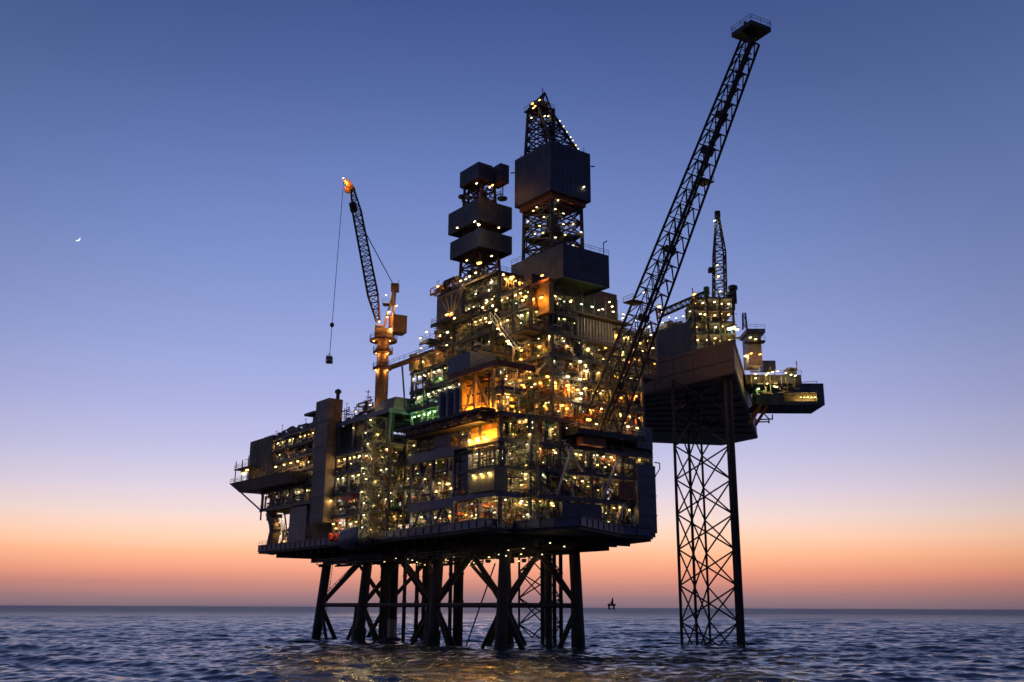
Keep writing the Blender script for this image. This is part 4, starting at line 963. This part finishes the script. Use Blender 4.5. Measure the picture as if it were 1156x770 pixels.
for (t0, w0, d0), (t1, w1, d1), n_ in zip(segs, segs[1:], (4, 17, 4)):
    lattice(pc, bq(t0, w0, d0), bq(t1, w1, d1), n_, .17, .09, 'Z', mleg='rust_paint' if t0 == 0 else 'dark_steel', legname='chord')
hd_ = f1; tipc = at(391, 205, Yc - 9.4)
b = MB(); b.obox((hd_ + tipc) / 2, (tipc - hd_) * .6, YY * .6, s1.cross(YY).normalized() * .3 + s1 * .55); b.build('boom_head', 'orange_paint', pc)
c = at(393, 214, Yc - 9.2); b = MB(); b.lathe(c - YY * .3, YY, [(0, .9), (.6, .9)], 14); b.build('sheave', 'orange_paint', pc)
tip = at(388, 203, Yc - 9.6)
c = f0.lerp(f1, .87) + s1 * .6; b = MB(); b.obox(c, ad_ * .9, s1 * .8, YY * .7); b.build('sheave_cluster', 'dark_steel', pc)
for dy in (-.6, .6): tube('pendant_rope', 'black_rubber', pc, apx + YY * dy, f0.lerp(f1, .87) + s1 * .9 + YY * dy * 2, .07, n=5)
hk = at(372, 402, Yc - 9.6); ball = hk.lerp(tip, .17)
tube('hoist_rope', 'black_rubber', pc, tip, hk, .07, n=5)
b = MB(); b.lathe(ball - Z * .6, Z, [(0, .1), (.25, .4), (.6, .5), (.95, .4), (1.2, .1)], 10); b.build('headache_ball', 'dark_steel', pc)
hb = thing('hook_load', 'small dark lifting basket hanging on the long crane rope beside the platform', 'basket', hk - Z * 2)
b = MB(); b.obox(hk - Z * 1.5, XX * .68, YY * .68, Z * .12); b.build('basket_floor', 'dark_steel', hb); b = MB(); b.obox(hk - Z * .35, XX * .62, YY * .62, Z * .22); b.build('basket_frame', 'dark_steel', hb)
b = MB(); b.obox(hk - Z * .85, XX * .55, YY * .55, Z * .3); b.build('basket_panel', 'pale_paint', hb)
b = MB()
for x, y in ((-1, -1), (1, -1), (1, 1), (-1, 1)): b.tube(hk - Z * 1.5 + XX * .62 * x + YY * .62 * y, hk + XX * .58 * x + YY * .58 * y - Z * .2, .08, n=4); b.tube(hk + Z * .6, hk - Z * .15 + XX * .6 * x + YY * .6 * y, .05, n=4)
b.build('corner_post', 'dark_steel', hb)
for px, py, k, s_, dy in ((387.5, 201, 'warm', 1.0, -10.5), (391, 205, 'amber', .8, -10.6), (428, 363, 'warm', 1.1, -3), (439, 352, 'warm', 1.2, -1.5), (441, 371, 'white', .8, -2.4), (436, 333, 'white', .7, -1.5), (448, 345, 'white', .8, -1.5), (437, 358, 'amber', 1., -2.2)):
    lamp(cr(px, py, dy), k, 'crane', s_)
for z, r_ in ((zp(386), 2.9), (zp(399), 2.1), (zp(417), 2.0)):
    for a_ in (-2.3, -.9): lamp(W(pu, pv, z - .35) + Vector((math.cos(a_) * r_, math.sin(a_) * r_, 0)), 'warm', 'crane', .7)
for a_ in (-2.2, -.8): lamp(W(pu, pv, 52.2) + Vector((math.cos(a_) * 3.4, math.sin(a_) * 3.4, 0)), 'warm', 'crane', 1.0)
# crane walkway to the middle module
cw = thing('crane_walkway', 'level walkway joining the orange crane pedestal to the green lit module', 'walkway', W(30, -7, zp(417)))
zz = zp(417)
b = MB(); b.box(14, 35.4, -8, -6.4, zz - .5, zz); d = b.build('walkway', 'rust_paint', cw); handrail([W(35, -8, zz), W(14, -8, zz)], d)
for u in (20, 28): tube('post', 'grey_steel', cw, W(u, -7.2, zz - .5), W(u, -6, 50.3), .2)
an = thing('antenna_cluster', 'spindly antenna cluster on the roof beside the crane pedestal', 'antenna', W(40, -8, 50.3))
b = MB()
for u, h in ((40.5, 5), (41.6, 6.6), (42.6, 4.4)):
    b.tube(W(u, -8, 50.3), W(u, -8, 50.3 + h), .09, n=5)
    for k in (.5, .7, .9): b.tube(W(u - .8, -8, 50.3 + h * k), W(u + .8, -8, 50.3 + h * k), .05, n=4); b.tube(W(u, -8.8, 50.3 + h * k + .2), W(u, -7.2, 50.3 + h * k + .2), .05, n=4)
b.build('mast', 'dark_steel', an)

# ================================================================== JACK-UP RIG ON THE RIGHT
HB = at(830, 421, 215).z; HT = at(830, 383, 215).z
hp = [onz(830, 421, HB), onz(855, 495, HB), onz(815, 503, HB), onz(740, 500, HB), Vector((2, 290, HB)), Vector((2, 262, HB)), onz(700, 452, HB)]
ju = thing('jackup_hull', 'huge plain brown grey rig hull raised high on lattice legs at the right', 'rig hull', Vector((40, 250, HB)))
b = MB(); b.prism(hp[::-1] if False else hp, HB, HT); b.build('hull_shell', 'hull_paint', ju)
b = MB()
for i in range(7):
    if i in (0, 6):
        p, q = hp[i], hp[(i + 1) % 7]; d = (q - p).normalized(); nn = Vector((d.y, -d.x, 0)); c = (p + q) / 2
        if nn.dot(c - Vector((40, 260, HB))) < 0: nn = -nn
        b.obox(c + nn * .12 + Z * (HT - HB - .5), d * (q - p).length / 2, nn * .12, Z * .35); b.obox(c + nn * .1 + Z * .5, d * (q - p).length / 2, nn * .1, Z * .2)
b.build('rubbing_strake', 'hull_paint', ju)
handrail([Vector((p.x, p.y, HT)) for p in (hp[6], hp[0], hp[1])], ju)
fe = (hp[0] - hp[6]); fd = fe.normalized(); fn_ = Vector((fd.y, -fd.x, 0)); fn_ = fn_ if fn_.y < 0 else -fn_
for i in range(2, 12, 2):                    # plate seams and stiffeners on the side, girders below
    c = hp[6] + fe * i / 12 + fn_ * .05; b = MB(); b.obox(Vector((c.x, c.y, (HB + HT) / 2)), fd * .09, fn_ * .06, Z * ((HT - HB) / 2 - .9)); b.build('stiffener', 'hull_paint', ju)
b = MB(); c = hp[6] + fe * .5 + fn_ * .06; b.obox(Vector((c.x, c.y, HB + 3.1)), fd * fe.length * .49, fn_ * .07, Z * .1); b.build('fender_bar', 'dark_steel', ju)
for i in range(1, 9):
    p, q = hp[6].lerp(hp[4], i / 9), hp[0].lerp(hp[1], i / 9); d = (q - p) / 2; m_ = (p + q) / 2; b = MB(); b.obox(Vector((m_.x, m_.y, HB - .16)), d * .97, Vector((-d.y, d.x, 0)).normalized() * .3, Z * .14); b.build('bottom_girder', 'hull_paint', ju)
b = MB()
for x, y, sx, sy in ((22, 262, 8, 8), (46, 262, 6, 10), (56, 280, 6, 6)): b.obox(Vector((x, y, HB - .4)), XX * sx * .5, YY * sy * .5, Z * .4)
b.build('bottom_framing', 'dark_steel', ju, kind='stuff')
def jleg(name, label, C4, rr, zt, n_):
    o = thing(name, label, 'rig leg', Vector(C4[0][:2] + (0,)), 'lattice legs of the jack-up rig')
    Bq = [Vector((x, y, -10)) for x, y, _ in C4]; 
    Tq = [p + Vector(t) for p, t in zip(Bq, [(0, 0, zt + 10)] * len(Bq))]
    for (p, q, r_) in zip(Bq, Tq, rr): tube('chord', 'dark_steel', o, p, q, r_, n=10)
    lattice(o, Bq, Tq, n_, .1, .19, 'X', legs=False, rings=False)
    return o, Bq, Tq
g = lambda px, Y: (at(px, 727, Y).x, Y, 0)
C4 = [g(770, 222), g(835.5, 221), g(802, 237), g(787, 238)]
jl, Bq, Tq = jleg('jackup_truss', 'slender X braced lattice leg in full view under the right hand hull', C4, (.34, .7, .28, .34), HB + .02, 9)
b = MB(); p, q = Bq[1] + Vector((.75, -.3, 0)), Tq[1] + Vector((.75, -.3, 0)); b.tube(p, q, .35, n=8); b.build('rack', 'dark_steel', jl)
Cf = [(at(586, 690, 277).x, 277, 0), (at(633, 690, 276).x, 276, 0), (at(614, 690, 287).x, 287, 0)]
jl2, _, _ = jleg('jackup_truss', 'far lattice leg of the rig glimpsed behind the right hand jacket legs', Cf, (.3, .45, .4), HB + .02, 10)

# deckhouse, lit module, tower and boom on the hull
def wall_box(parent, px0, px1, pyt, pyb, Y, depth, m, name='wall'):
    p, q = at(px0, pyb, Y), at(px1, pyb, Y); zt = at((px0 + px1) / 2, pyt, Y).z
    b = MB(); b.hexa([p, q, q + YY * depth, p + YY * depth, Vector((p.x, p.y, zt)), Vector((q.x, q.y, zt)), Vector((q.x, q.y + depth, zt)), Vector((p.x, p.y + depth, zt))])
    return b.build(name, m, parent)
dh = thing('deckhouse', 'plain slate deckhouse on the rig hull behind the slanted boom', 'deckhouse', Vector((34, 240, HT)))
pA, pB = hp[6] + (hp[0] - hp[6]) * .12, hp[6] + (hp[0] - hp[6]) * .68
dd = (pB - pA).normalized(); nn = Vector((dd.y, -dd.x, 0)); nn = nn if nn.y > 0 else -nn
zt = at(787, 361, 226).z
b = MB(); b.hexa([Vector((p.x, p.y, z)) for z in (HT + .01, zt) for p in (pA + nn * 1, pB + nn * 1, pB + nn * 13, pA + nn * 13)]); b.build('wall', 'slate_cladding', dh)
handrail([Vector((p.x, p.y, zt)) for p in (pA + nn, pB + nn)], dh)
pr = MB()
for i in range(26):
    p = pA.lerp(pB, R.random()) + nn * R.uniform(1.5, 6); z0_ = zt; pr.use(R.choice(('dark_steel', 'olive_paint', 'grey_steel'))); pr.obox(Vector((p.x, p.y, z0_ + .8)), dd * R.uniform(.2, 1), nn * R.uniform(.2, .8), Z * R.uniform(.4, 1.4))
pr.build('roof_equipment', None, dh, kind='stuff')
for i in range(9):
    p = pA.lerp(pB, .05 + i * .11) + nn * .9; q = Vector((p.x, p.y, zt + 1.3 + R.random())); tube('lamp_post', 'dark_steel', dh, Vector((p.x, p.y, zt)), q, .06); lamp(q + Z * .1, 'white', 'deckhouse', .8)
lm2 = thing('rig_module', 'lit box shaped rig module carrying a slim lattice boom at the hull corner', 'module', Vector((48, 222, HT)))
zt2 = at(810, 337, 222).z; x0, x1 = at(785, 380, 222).x, at(829, 380, 222).x
for x in np.linspace(x0, x1, 4):
    for y in (222, 232): b = MB(); b.obox(Vector((x, y, (HT + zt2) / 2)), XX * .25, YY * .25, Z * ((zt2 - HT) / 2)); b.build('column', 'dark_steel', lm2)
nl = 4
for i in range(1, nl + 1):
    z = HT + (zt2 - HT) * i / nl; b = MB(); b.obox(Vector(((x0 + x1) / 2, 227, z)), XX * ((x1 - x0) / 2 + .3), YY * 5.6, Z * .2); d = b.build('deck', 'deck_plate', lm2)
    handrail([Vector((x0, 221.5, z + .2)), Vector((x1, 221.5, z + .2))], d)
    for k in range(5): lamp(Vector((x0 + (x1 - x0) * (k + R.uniform(.2, .8)) / 5, 222 + R.random() * 2, z - .8)), R.choice(('white', 'warm', 'warm')), 'rig', .9)
b = MB(); b.obox(Vector(((x0 + x1) / 2, 230.5, (HT + zt2) / 2)), XX * ((x1 - x0) / 2), YY * .15, Z * ((zt2 - HT) / 2 - .05)); b.build('inner_wall', 'olive_paint', lm2)
b = MB()
for _ in range(70):
    b.use(R.choice(PIPE_M)); p = Vector((R.uniform(x0, x1), R.uniform(222.5, 229), R.uniform(HT, zt2))); d = R.choice((XX, Z, Z, YY)) * R.uniform(1, 4)
    b.tube(p, p + d, R.choice((.08, .12, .2)), n=5)
b.build('pipework', None, lm2, kind='stuff')
lamp(at(824, 371, 219), 'green', 'rig', 2.2); lamp(at(827, 370, 219), 'white', 'rig', 2.4); lamp(at(832, 372, 220), 'warm', 'rig', 1.6)
for px, py in ((828, 330), (826, 337)):
    c = at(px, py + 8, 224); b = MB(); b.lathe(c - Z * 1, Z, [(0, .8), (3.2, .8), (3.4, 1.1), (4.2, 1.1), (4.5, .5)]); b.build('stack', 'dark_steel', lm2)
b = MB(); b.lathe(at(798, 336, 224), Z, [(0, .7), (2.5, .7), (2.7, .4)]); b.build('stack', 'green_paint', lm2)
tb = thing('rig_boom', 'slim upright lattice boom standing on the lit rig module, a lamp at its tip', 'boom', at(813, 336, 226))
q0 = at(812.5, 337, 226); q1 = at(812, 285, 226); q2 = at(810, 244, 226)
def sq4(c, w): return [c + XX * sx * w + YY * sy * w for sx, sy in ((-1, -1), (1, -1), (1, 1), (-1, 1))]
lattice(tb, sq4(q0, 1.4), sq4(q1, 1.25), 7, .2, .11, 'Z', legname='chord'); lattice(tb, sq4(q1, 1.25), sq4(q2, .3), 6, .18, .1, 'Z', legname='chord')
b = MB(); b.obox(q2 + Z * .4, XX * .6, YY * .6, Z * .8); b.build('boom_head', 'dark_steel', tb)
c = at(804, 305, 226); b = MB(); b.obox(c, XX * .9, YY * .8, Z * .5); b.build('side_platform', 'dark_steel', tb)
for px, py, s_ in ((807, 249, .9), (810, 299, .8), (811, 312, 1.0), (813, 329, .8)): lamp(at(px, py, 224.4), 'white', 'rigboom', s_)
# raised gangway between the rig and the flare boom
gw = thing('gangway', 'thin sloping gangway reaching from the lit rig module towards the slanted boom', 'gangway', at(790, 338, 222))
p, q = at(795, 333, 222), at(742, 356, 212)
lattice(gw, [p + YY * y + Z * z for y, z in ((-.7, -.7), (.7, -.7), (.7, .7), (-.7, .7))], [q + YY * y + Z * z for y, z in ((-.7, -.7), (.7, -.7), (.7, .7), (-.7, .7))], 10, .16, .09, 'Z', legname='chord')
lamp(at(784, 332, 220), 'amber', 'gang', 1.3); lamp(at(744, 346, 210), 'amber', 'gang', 1.4); lamp(at(748, 352, 210), 'warm', 'gang', 1.0); lamp(at(716, 338, 206), 'amber', 'gang', 1.2); lamp(at(727, 330, 206), 'warm', 'gang', .9)
# white control tower
ct = thing('control_tower', 'pale narrow control tower with amber lamps at the right edge of the hull', 'tower', at(853, 415, 240))
wall_box(ct, 846, 861, 376, 412, 240, 6, 'pale_paint')
o = wall_box(ct, 843, 864, 371, 375.5, 238.5, 8, 'grey_cladding', 'gallery'); c = at(853, 371, 238.5)
handrail([at(843, 371, 238.5), at(864, 371, 238.5)], o)
o = wall_box(ct, 842, 864, 384, 386, 238.5, 2, 'dark_steel', 'walkway'); handrail([at(842, 384, 238.5), at(864, 384, 238.5)], o)
p = at(841, 372, 240); lattice(ct, sq4(p, .5), sq4(p + Z * 4.2, .35), 4, .12, .07, 'Z', legname='mast_leg')
for px, py, k in ((848, 399, 'amber'), (858, 400, 'amber'), (847, 381, 'white'), (853, 383, 'warm')): lamp(at(px, py, 238), k, 'control', 1.2)
for px0, px1, pyt, pyb, m in ((862, 876, 407, 417, 'blue_girder'), (889, 899.5, 415, 422, 'pale_paint')):
    o = thing('container', {'blue_girder': 'blue grey cabin beside the pale control tower', 'pale_paint': 'pale small cabin near the outer rail of the side deck'}[m], 'cabin', at(px0, pyb, 246))
    wall_box(o, px0, px1, pyt, pyb, 246, 3.5, m, 'shell')
    b = MB(); c = at((px0 + px1) / 2, pyb - 3, 245.9); b.obox(c, XX * .5, YY * .05, Z * .9); b.build('door', 'grey_steel', o)
sdk = thing('side_deck', 'lit cantilevered deck stepping out from the right side of the rig hull', 'deck', at(870, 430, 246))
o = wall_box(sdk, 842, 905, 423, 433, 244, 9, 'dark_steel', 'deck_box'); handrail([at(850, 423, 244), at(905, 423, 244), at(905, 423, 253)], o)
b = MB()
for _ in range(60):
    b.use(R.choice(PIPE_M)); p = at(R.uniform(846, 900), R.uniform(404 + 12, 446), R.uniform(241.5, 243.8)); b.tube(p, p + R.choice((XX, Z, Z, XX)) * R.uniform(.6, 2.5), R.choice((.08, .12, .2)), n=5)
b.build('pipework', None, sdk, kind='stuff')
for px, py in ((865, 423), (867, 421), (872, 420), (878, 419), (887, 421), (893, 423), (898, 424), (853, 422), (853, 427), (866, 433), (874, 436), (877, 437), (842, 401), (841, 402)): lamp(at(px, py, 241.5), 'warm' if px < 880 else 'white', 'side', .95)
lamp(at(856, 439, 242), 'green', 'side', 1.2)
hd2 = thing('helideck_box', 'long flat box girder jutting out rightmost over the sea, a lit slot along it', 'cantilever', at(890, 450, 258))
x0 = at(852, 445, 258); x1 = at(929.5, 445, 258); zt_, zb_ = at(905, 433, 258).z, at(905, 457, 258).z
zm = (zt_ + zb_) / 2
for (a0, a1, z0_, z1_) in ((0, 1, zm + .4, zt_), (0, 1, zb_, zb_ + .9), (0, .42, zb_ + .9, zm + .4), (.9, 1, zb_ + .9, zm + .4)):
    X0, X1 = x0.x + (x1.x - x0.x) * a0, x0.x + (x1.x - x0.x) * a1
    b = MB(); b.obox(Vector(((X0 + X1) / 2, 258, (z0_ + z1_) / 2)), XX * (X1 - X0) / 2, YY * .3, Z * ((z1_ - z0_) / 2 - .002)); b.build('side_panel', 'grey_cladding', hd2)
b = MB(); b.obox(Vector(((x0.x + x1.x) / 2, 264.4, zb_ + .2)), XX * (x1.x - x0.x) / 2, YY * 6, Z * .2); b.build('bottom_plate', 'dark_steel', hd2)
b = MB(); b.obox(Vector(((x0.x + x1.x) / 2, 264.4, zt_ - .2)), XX * (x1.x - x0.x) / 2, YY * 6, Z * .2); d = b.build('top_plate', 'deck_plate', hd2)
b = MB(); b.obox(Vector((x1.x + .1, 264.3, zm)), XX * .1, YY * 6.3, Z * (zt_ - zb_) / 2); b.build('end_panel', 'grey_cladding', hd2)
b = MB(); b.obox(Vector(((x0.x + x1.x) / 2, 261, zm)), XX * (x1.x - x0.x) / 2, YY * .1, Z * ((zt_ - zb_) / 2 - .5)); b.build('inner_wall', 'olive_paint', hd2)
b = MB(); b.tube(at(903, 431.5, 257), at(923, 430.5, 257), .08, n=4); b.tube(at(905, 433, 257), at(905, 431, 257), .06, n=4); b.tube(at(922, 433, 257), at(922, 430, 257), .06, n=4); b.build('rail', 'grey_steel', hd2)
for px in (904, 908, 912, 916, 920): lamp(at(px, 448.5, 259), 'warm', 'heli', .7)
tr = thing('side_truss', 'small bare truss bracket sticking out under the side deck of the rig', 'bracket', at(860, 476, 262))
b = MB(); Yt = 262
for p, q in (((853, 474), (872, 473)), ((853, 476.5), (869, 476)), ((858, 462), (869, 474)), ((862, 461), (862, 466)), ((872, 468), (872, 474)), ((868, 474), (868, 478))): b.tube(at(*p, Yt), at(*q, Yt), .18, n=5); b.tube(at(*p, Yt + 2), at(*q, Yt + 2), .18, n=5)
b.build('truss_bars', 'dark_steel', tr)
b = MB()
for p, q in (((849, 470), (860, 456)), ((846, 478), (858, 461)), ((853, 480), (866, 459))): b.tube(at(*p, 255), at(*q, 255), .4, n=5)
b.build('raking_struts', 'rust_paint', tr)

# between boom foot and deckhouse: upper right shoulder of the platform
rs = thing('right_shoulder_deck', 'busy lit upper deck between the slotted wall and the slanted boom', 'deck', W(-8, 30, 62))
module(rs, -9, 4, 24, 36, [57, 61.5, 66.2], 'shoulder', lamps=2., dens=1.8, back=5, braces=.3, wallm=('dark_steel', 'rust_paint', 'olive_paint'), lk=('white', 'warm', 'amber'))
for px, py, k in ((688, 341, 'warm'), (691, 346, 'white'), (703, 359, 'white'), (708, 357, 'amber'), (717, 362, 'white'), (724, 365, 'white'), (735, 378, 'white'), (737, 393, 'white'), (726, 396, 'warm'), (715, 395, 'white'), (730, 385, 'amber'), (676, 350, 'white')):
    lamp(at(px, py, 200), k, 'shoulder', .85)

# ================================================================== FAR RIG, MOON
fr = thing('distant_rig', 'tiny dark rig silhouette far off on the horizon', 'rig', (at(690.5, 687, 5200).x, 5200, 0))
x = at(690.5, 687, 5200).x
for dx in (-13, 11): b = MB(); b.tube(Vector((x + dx, 5200, -3)), Vector((x + dx, 5200, 20)), 4.6, n=10); b.build('column', 'dark_steel', fr)
b = MB(); b.obox(Vector((x, 5200, 22)), XX * 19, YY * 16, Z * 5); b.build('hull', 'dark_steel', fr)
b = MB(); b.obox(Vector((x, 5200, 1)), XX * 20, YY * 18, Z * 2.5); b.build('pontoon', 'dark_steel', fr)
b = MB(); b.hexa([Vector((x + 2 + sx, 5200 + sy, 27)) for sx, sy in ((-7, -7), (7, -7), (7, 7), (-7, 7))] + [Vector((x + 6 + sx, 5200 + sy, 58)) for sx, sy in ((-2, -2), (2, -2), (2, 2), (-2, 2))]); b.build('derrick', 'dark_steel', fr)
b = MB(); b.tube(Vector((x - 16, 5200, 25)), Vector((x - 5, 5200, 38)), 1.2, n=6); b.build('crane_arm', 'dark_steel', fr)

mc = at(87.3, 269.2, 24000); rm = 3.4 * 24000 / F * 1.0
fwd = mc.normalized(); rt = fwd.cross(Z).normalized(); up = rt.cross(fwd)
ang = math.radians(-48); ex = rt * math.cos(ang) + up * math.sin(ang); ey = -rt * math.sin(ang) + up * math.cos(ang)
b = MB(); N = 28; vs = []
for i in range(N + 1):
    a = -math.pi / 2 + math.pi * i / N
    po = ex * math.cos(a) * rm + ey * math.sin(a) * rm; pi_ = ex * math.cos(a) * rm * .48 + ey * math.sin(a) * rm
    for p, dpt in ((po, 0), (pi_, 0), ((po + pi_) / 2, -rm * .3 * math.cos(a)), ((po + pi_) / 2, rm * .3 * math.cos(a))): vs.append(mc + p + fwd * dpt)
fs = []
for i in range(N):
    for a_, c_ in ((0, 2), (2, 1), (1, 3), (3, 0)): fs.append((i * 4 + a_, i * 4 + c_, i * 4 + 4 + c_, i * 4 + 4 + a_))
b.add(vs, fs); tag(b.build('moon', 'moon_light'), 'thin bright crescent moon alone in the blue sky', 'moon')

# ================================================================== CAMERA
cam = bpy.data.cameras.new('camera'); co = bpy.data.objects.new('camera', cam); COL.objects.link(co); S.camera = co
cam.sensor_fit = 'HORIZONTAL'; cam.sensor_width = 36; cam.lens = F / 1156 * 36; cam.clip_start = .5; cam.clip_end = 120000
fwd = Vector((0, CT, ST)); upv = Vector((0, -ST, CT)); rtv = Vector((1, 0, 0))
r2 = rtv * math.cos(RO) + upv * math.sin(RO); u2 = upv * math.cos(RO) - rtv * math.sin(RO)
co.matrix_world = Matrix(((r2.x, u2.x, -fwd.x, 0), (r2.y, u2.y, -fwd.y, 0), (r2.z, u2.z, -fwd.z, HC), (0, 0, 0, 1)))

# ================================================================== LAMPS
ZONES = {
 'under': ('small white lamp hanging under the lowest deck above the jacket', 'lamps hanging under the lowest deck'),
 'block': ('small warm lamp in the deck rows of the far left block', 'lamps in the rows of the left block'),
 'cant': ('big glaring warm floodlight on the jutting platform at the far left', 'floodlights on the far left platform'),
 'tower': ('small warm lamp on the side of the plain box tower', 'lamps on the box tower'),
 'louvre': ('small lamp on the decks of the louvred module right of the box tower', 'lamps of the louvred module'),
 'stair': ('small white lamp in the narrow scaffold like stair tower', 'lamps in the stair tower'),
 'middle': ('small lamp on the lower decks of the green lit middle module', 'lamps on the lower middle decks'),
 'green': ('small lamp in the green glowing upper rows of the middle module', 'lamps in the green upper rows'),
 'blue': ('small lamp between the projecting blue edged decks', 'lamps of the blue edged decks'),
 'corner': ('small lamp on the lower decks of the near corner module', 'lamps on the near corner decks'),
 'upper': ('small lamp on the upper storeys behind the orange glowing bay', 'lamps above the near corner'),
 'bay': ('amber lamp in or beside the orange glowing bay and yellow screen', 'lamps of the glowing bay'),
 'bay2': ('small lamp stacked in the pipe filled frame right of the orange bay', 'lamps right of the orange bay'),
 'scaffold': ('small lamp on the slim pipe scaffold at the near corner', 'lamps of the corner scaffold'),
 'drill': ('small lamp on the crowded drilling deck under the two derricks', 'lamps of the drilling deck'),
 'slot': ('small cold lamp in the row above the slotted wall', 'lamps above the slotted wall'),
 'derrick': ('small lamp inside or on top of the tallest derrick', 'lamps of the tallest derrick'),
 'shaft': ('amber lamp lighting the ochre shaft under the main derrick', 'lamps of the ochre shaft'),
 'small': ('small lamp on the shorter derrick with three boxes', 'lamps of the shorter derrick'),
 'boom': ('lamp at the foot of the long slanted boom', 'lamps at the foot of the slanted boom'),
 'crane': ('lamp lighting the orange pedestal crane', 'lamps of the orange crane'),
 'deckhouse': ('small white lamp along the roof edge of the slate deckhouse', 'lamps of the deckhouse'),
 'rig': ('lamp on the lit rig module at the hull corner', 'lamps of the rig module'),
 'rigboom': ('small white lamp on the slim upright rig boom', 'lamps of the slim rig boom'),
 'gang': ('lamp near the thin sloping gangway by the slanted boom', 'lamps near the gangway'),
 'control': ('lamp on the pale control tower at the right edge of the hull', 'lamps of the control tower'),
 'side': ('small lamp on the cantilevered deck right of the rig hull', 'lamps of the side deck'),
 'heli': ('small warm lamp in the slot of the rightmost box girder', 'lamps in the girder slot'),
 'shoulder': ('small lamp on the busy deck between slotted wall and slanted boom', 'lamps of the right shoulder deck'),
}
def lamp_mesh(kind):
    b = MB(); b.use({'white': 'white_light', 'warm': 'warm_light', 'amber': 'amber_light', 'flood': 'flood_light', 'green': 'green_light'}[kind])
    X, Y = Vector((1, 0, 0)), Vector((0, 1, 0))
    b.obox(Vector((0, 0, 0)), X * .28, Y * .12, Z * .1)
    b.use('grey_steel'); b.obox(Vector((0, 0, .19)), X * .4, Y * .17, Z * .055); b.obox(Vector((0, .0, .31)), X * .05, Y * .05, Z * .06)
    me_o = b.build('deck_lamp'); me = me_o.data; bpy.data.objects.remove(me_o); return me
LM = {k: lamp_mesh(k) for k in ('white', 'warm', 'amber', 'flood', 'green')}
bpy.context.view_layer.update(); dgph = bpy.context.evaluated_depsgraph_get()
cp_ = Vector((0, 0, HC)); vis, hid = [], []
for L_ in LAMPS:
    d = L_[0] - cp_; dist = d.length; ok = False
    for off in (Vector((0, 0, 0)), Vector((.35, 0, 0)), Vector((-.35, 0, 0)), Vector((0, 0, -.15))):
        dd_ = (L_[0] + off - cp_); h = S.ray_cast(dgph, cp_ + dd_.normalized(), dd_.normalized(), distance=dd_.length - .3)
        if not h[0]: ok = True; break
    (vis if ok else hid).append((L_[3] / dist, L_))
vis.sort(key=lambda x: -x[0])
yaw0 = math.atan2(U.y, U.x)
for i, (_, (p, k, zn, s_, yw)) in enumerate(vis[:298]):
    o = bpy.data.objects.new('deck_lamp', LM[k]); COL.objects.link(o); o.location = p; o.scale = (s_, s_, s_); o.rotation_euler = (0, 0, yaw0 + yw)
    o['label'] = ZONES[zn][0]; o['category'] = 'lamp'; o['group'] = ZONES[zn][1]
b = MB()
for _, (p, k, zn, s_, yw) in vis[298:] + hid:
    a = yaw0 + yw; X = Vector((math.cos(a), math.sin(a), 0)); Y = Vector((-math.sin(a), math.cos(a), 0))
    b.use({'white': 'white_light', 'warm': 'warm_light', 'amber': 'amber_light', 'flood': 'flood_light', 'green': 'green_light'}[k]); b.obox(p, X * .28 * s_, Y * .12 * s_, Z * .1 * s_)
    b.use('grey_steel'); b.obox(p + Z * .19 * s_, X * .4 * s_, Y * .17 * s_, Z * .055 * s_)
for p, k, s_ in TINY:
    a = yaw0; X = U; Y = V
    b.use({'white': 'white_light', 'warm': 'warm_light', 'green': 'green_light'}[k]); b.obox(p, X * .4 * s_, Y * .22 * s_, Z * .2 * s_)
    b.use('grey_steel'); b.obox(p + Z * .3 * s_, X * .44 * s_, Y * .26 * s_, Z * .08 * s_)
tag(b.build('small_deck_lamps', kind='stuff'), 'many smaller lamps deep between the decks of the platform', 'lamps')
PL = {}
for k, c, w in (('white', (1, .80, .42), 95), ('warm', (1, .60, .20), 105), ('amber', (1, .36, .05), 190), ('flood', (1, .40, .05), 2600), ('green', (.40, 1, .30), 190)):
    pl = bpy.data.lights.new('lamp_glow_' + k, 'POINT'); pl.energy = w; pl.color = c; pl.shadow_soft_size = .12; PL[k] = pl
    p2 = pl.copy(); p2.energy = w * .15; PL[k + '_dim'] = p2
for p, k, zn, s_, yw in LAMPS:
    o = bpy.data.objects.new('lamp_glow', PL[k + ('_dim' if zn in ('under', 'control', 'derrick') or s_ < .5 else '')]); COL.objects.link(o); o.location = p - Z * (.32 * s_)
print('LAMPS visible', len(vis), 'hidden', len(hid), 'objects', len(bpy.data.objects))

# ================================================================== RENDER SETTINGS
vs_ = S.view_settings; vs_.view_transform = 'Standard'; vs_.look = 'None'; vs_.exposure = 0; vs_.gamma = 1; vs_.use_curve_mapping = False
S.render.engine = 'CYCLES'
cy = S.cycles; cy.max_bounces = 5; cy.diffuse_bounces = 3; cy.glossy_bounces = 3; cy.use_denoising = True
cy.sample_clamp_indirect = 4; cy.caustics_reflective = False; cy.caustics_refractive = False
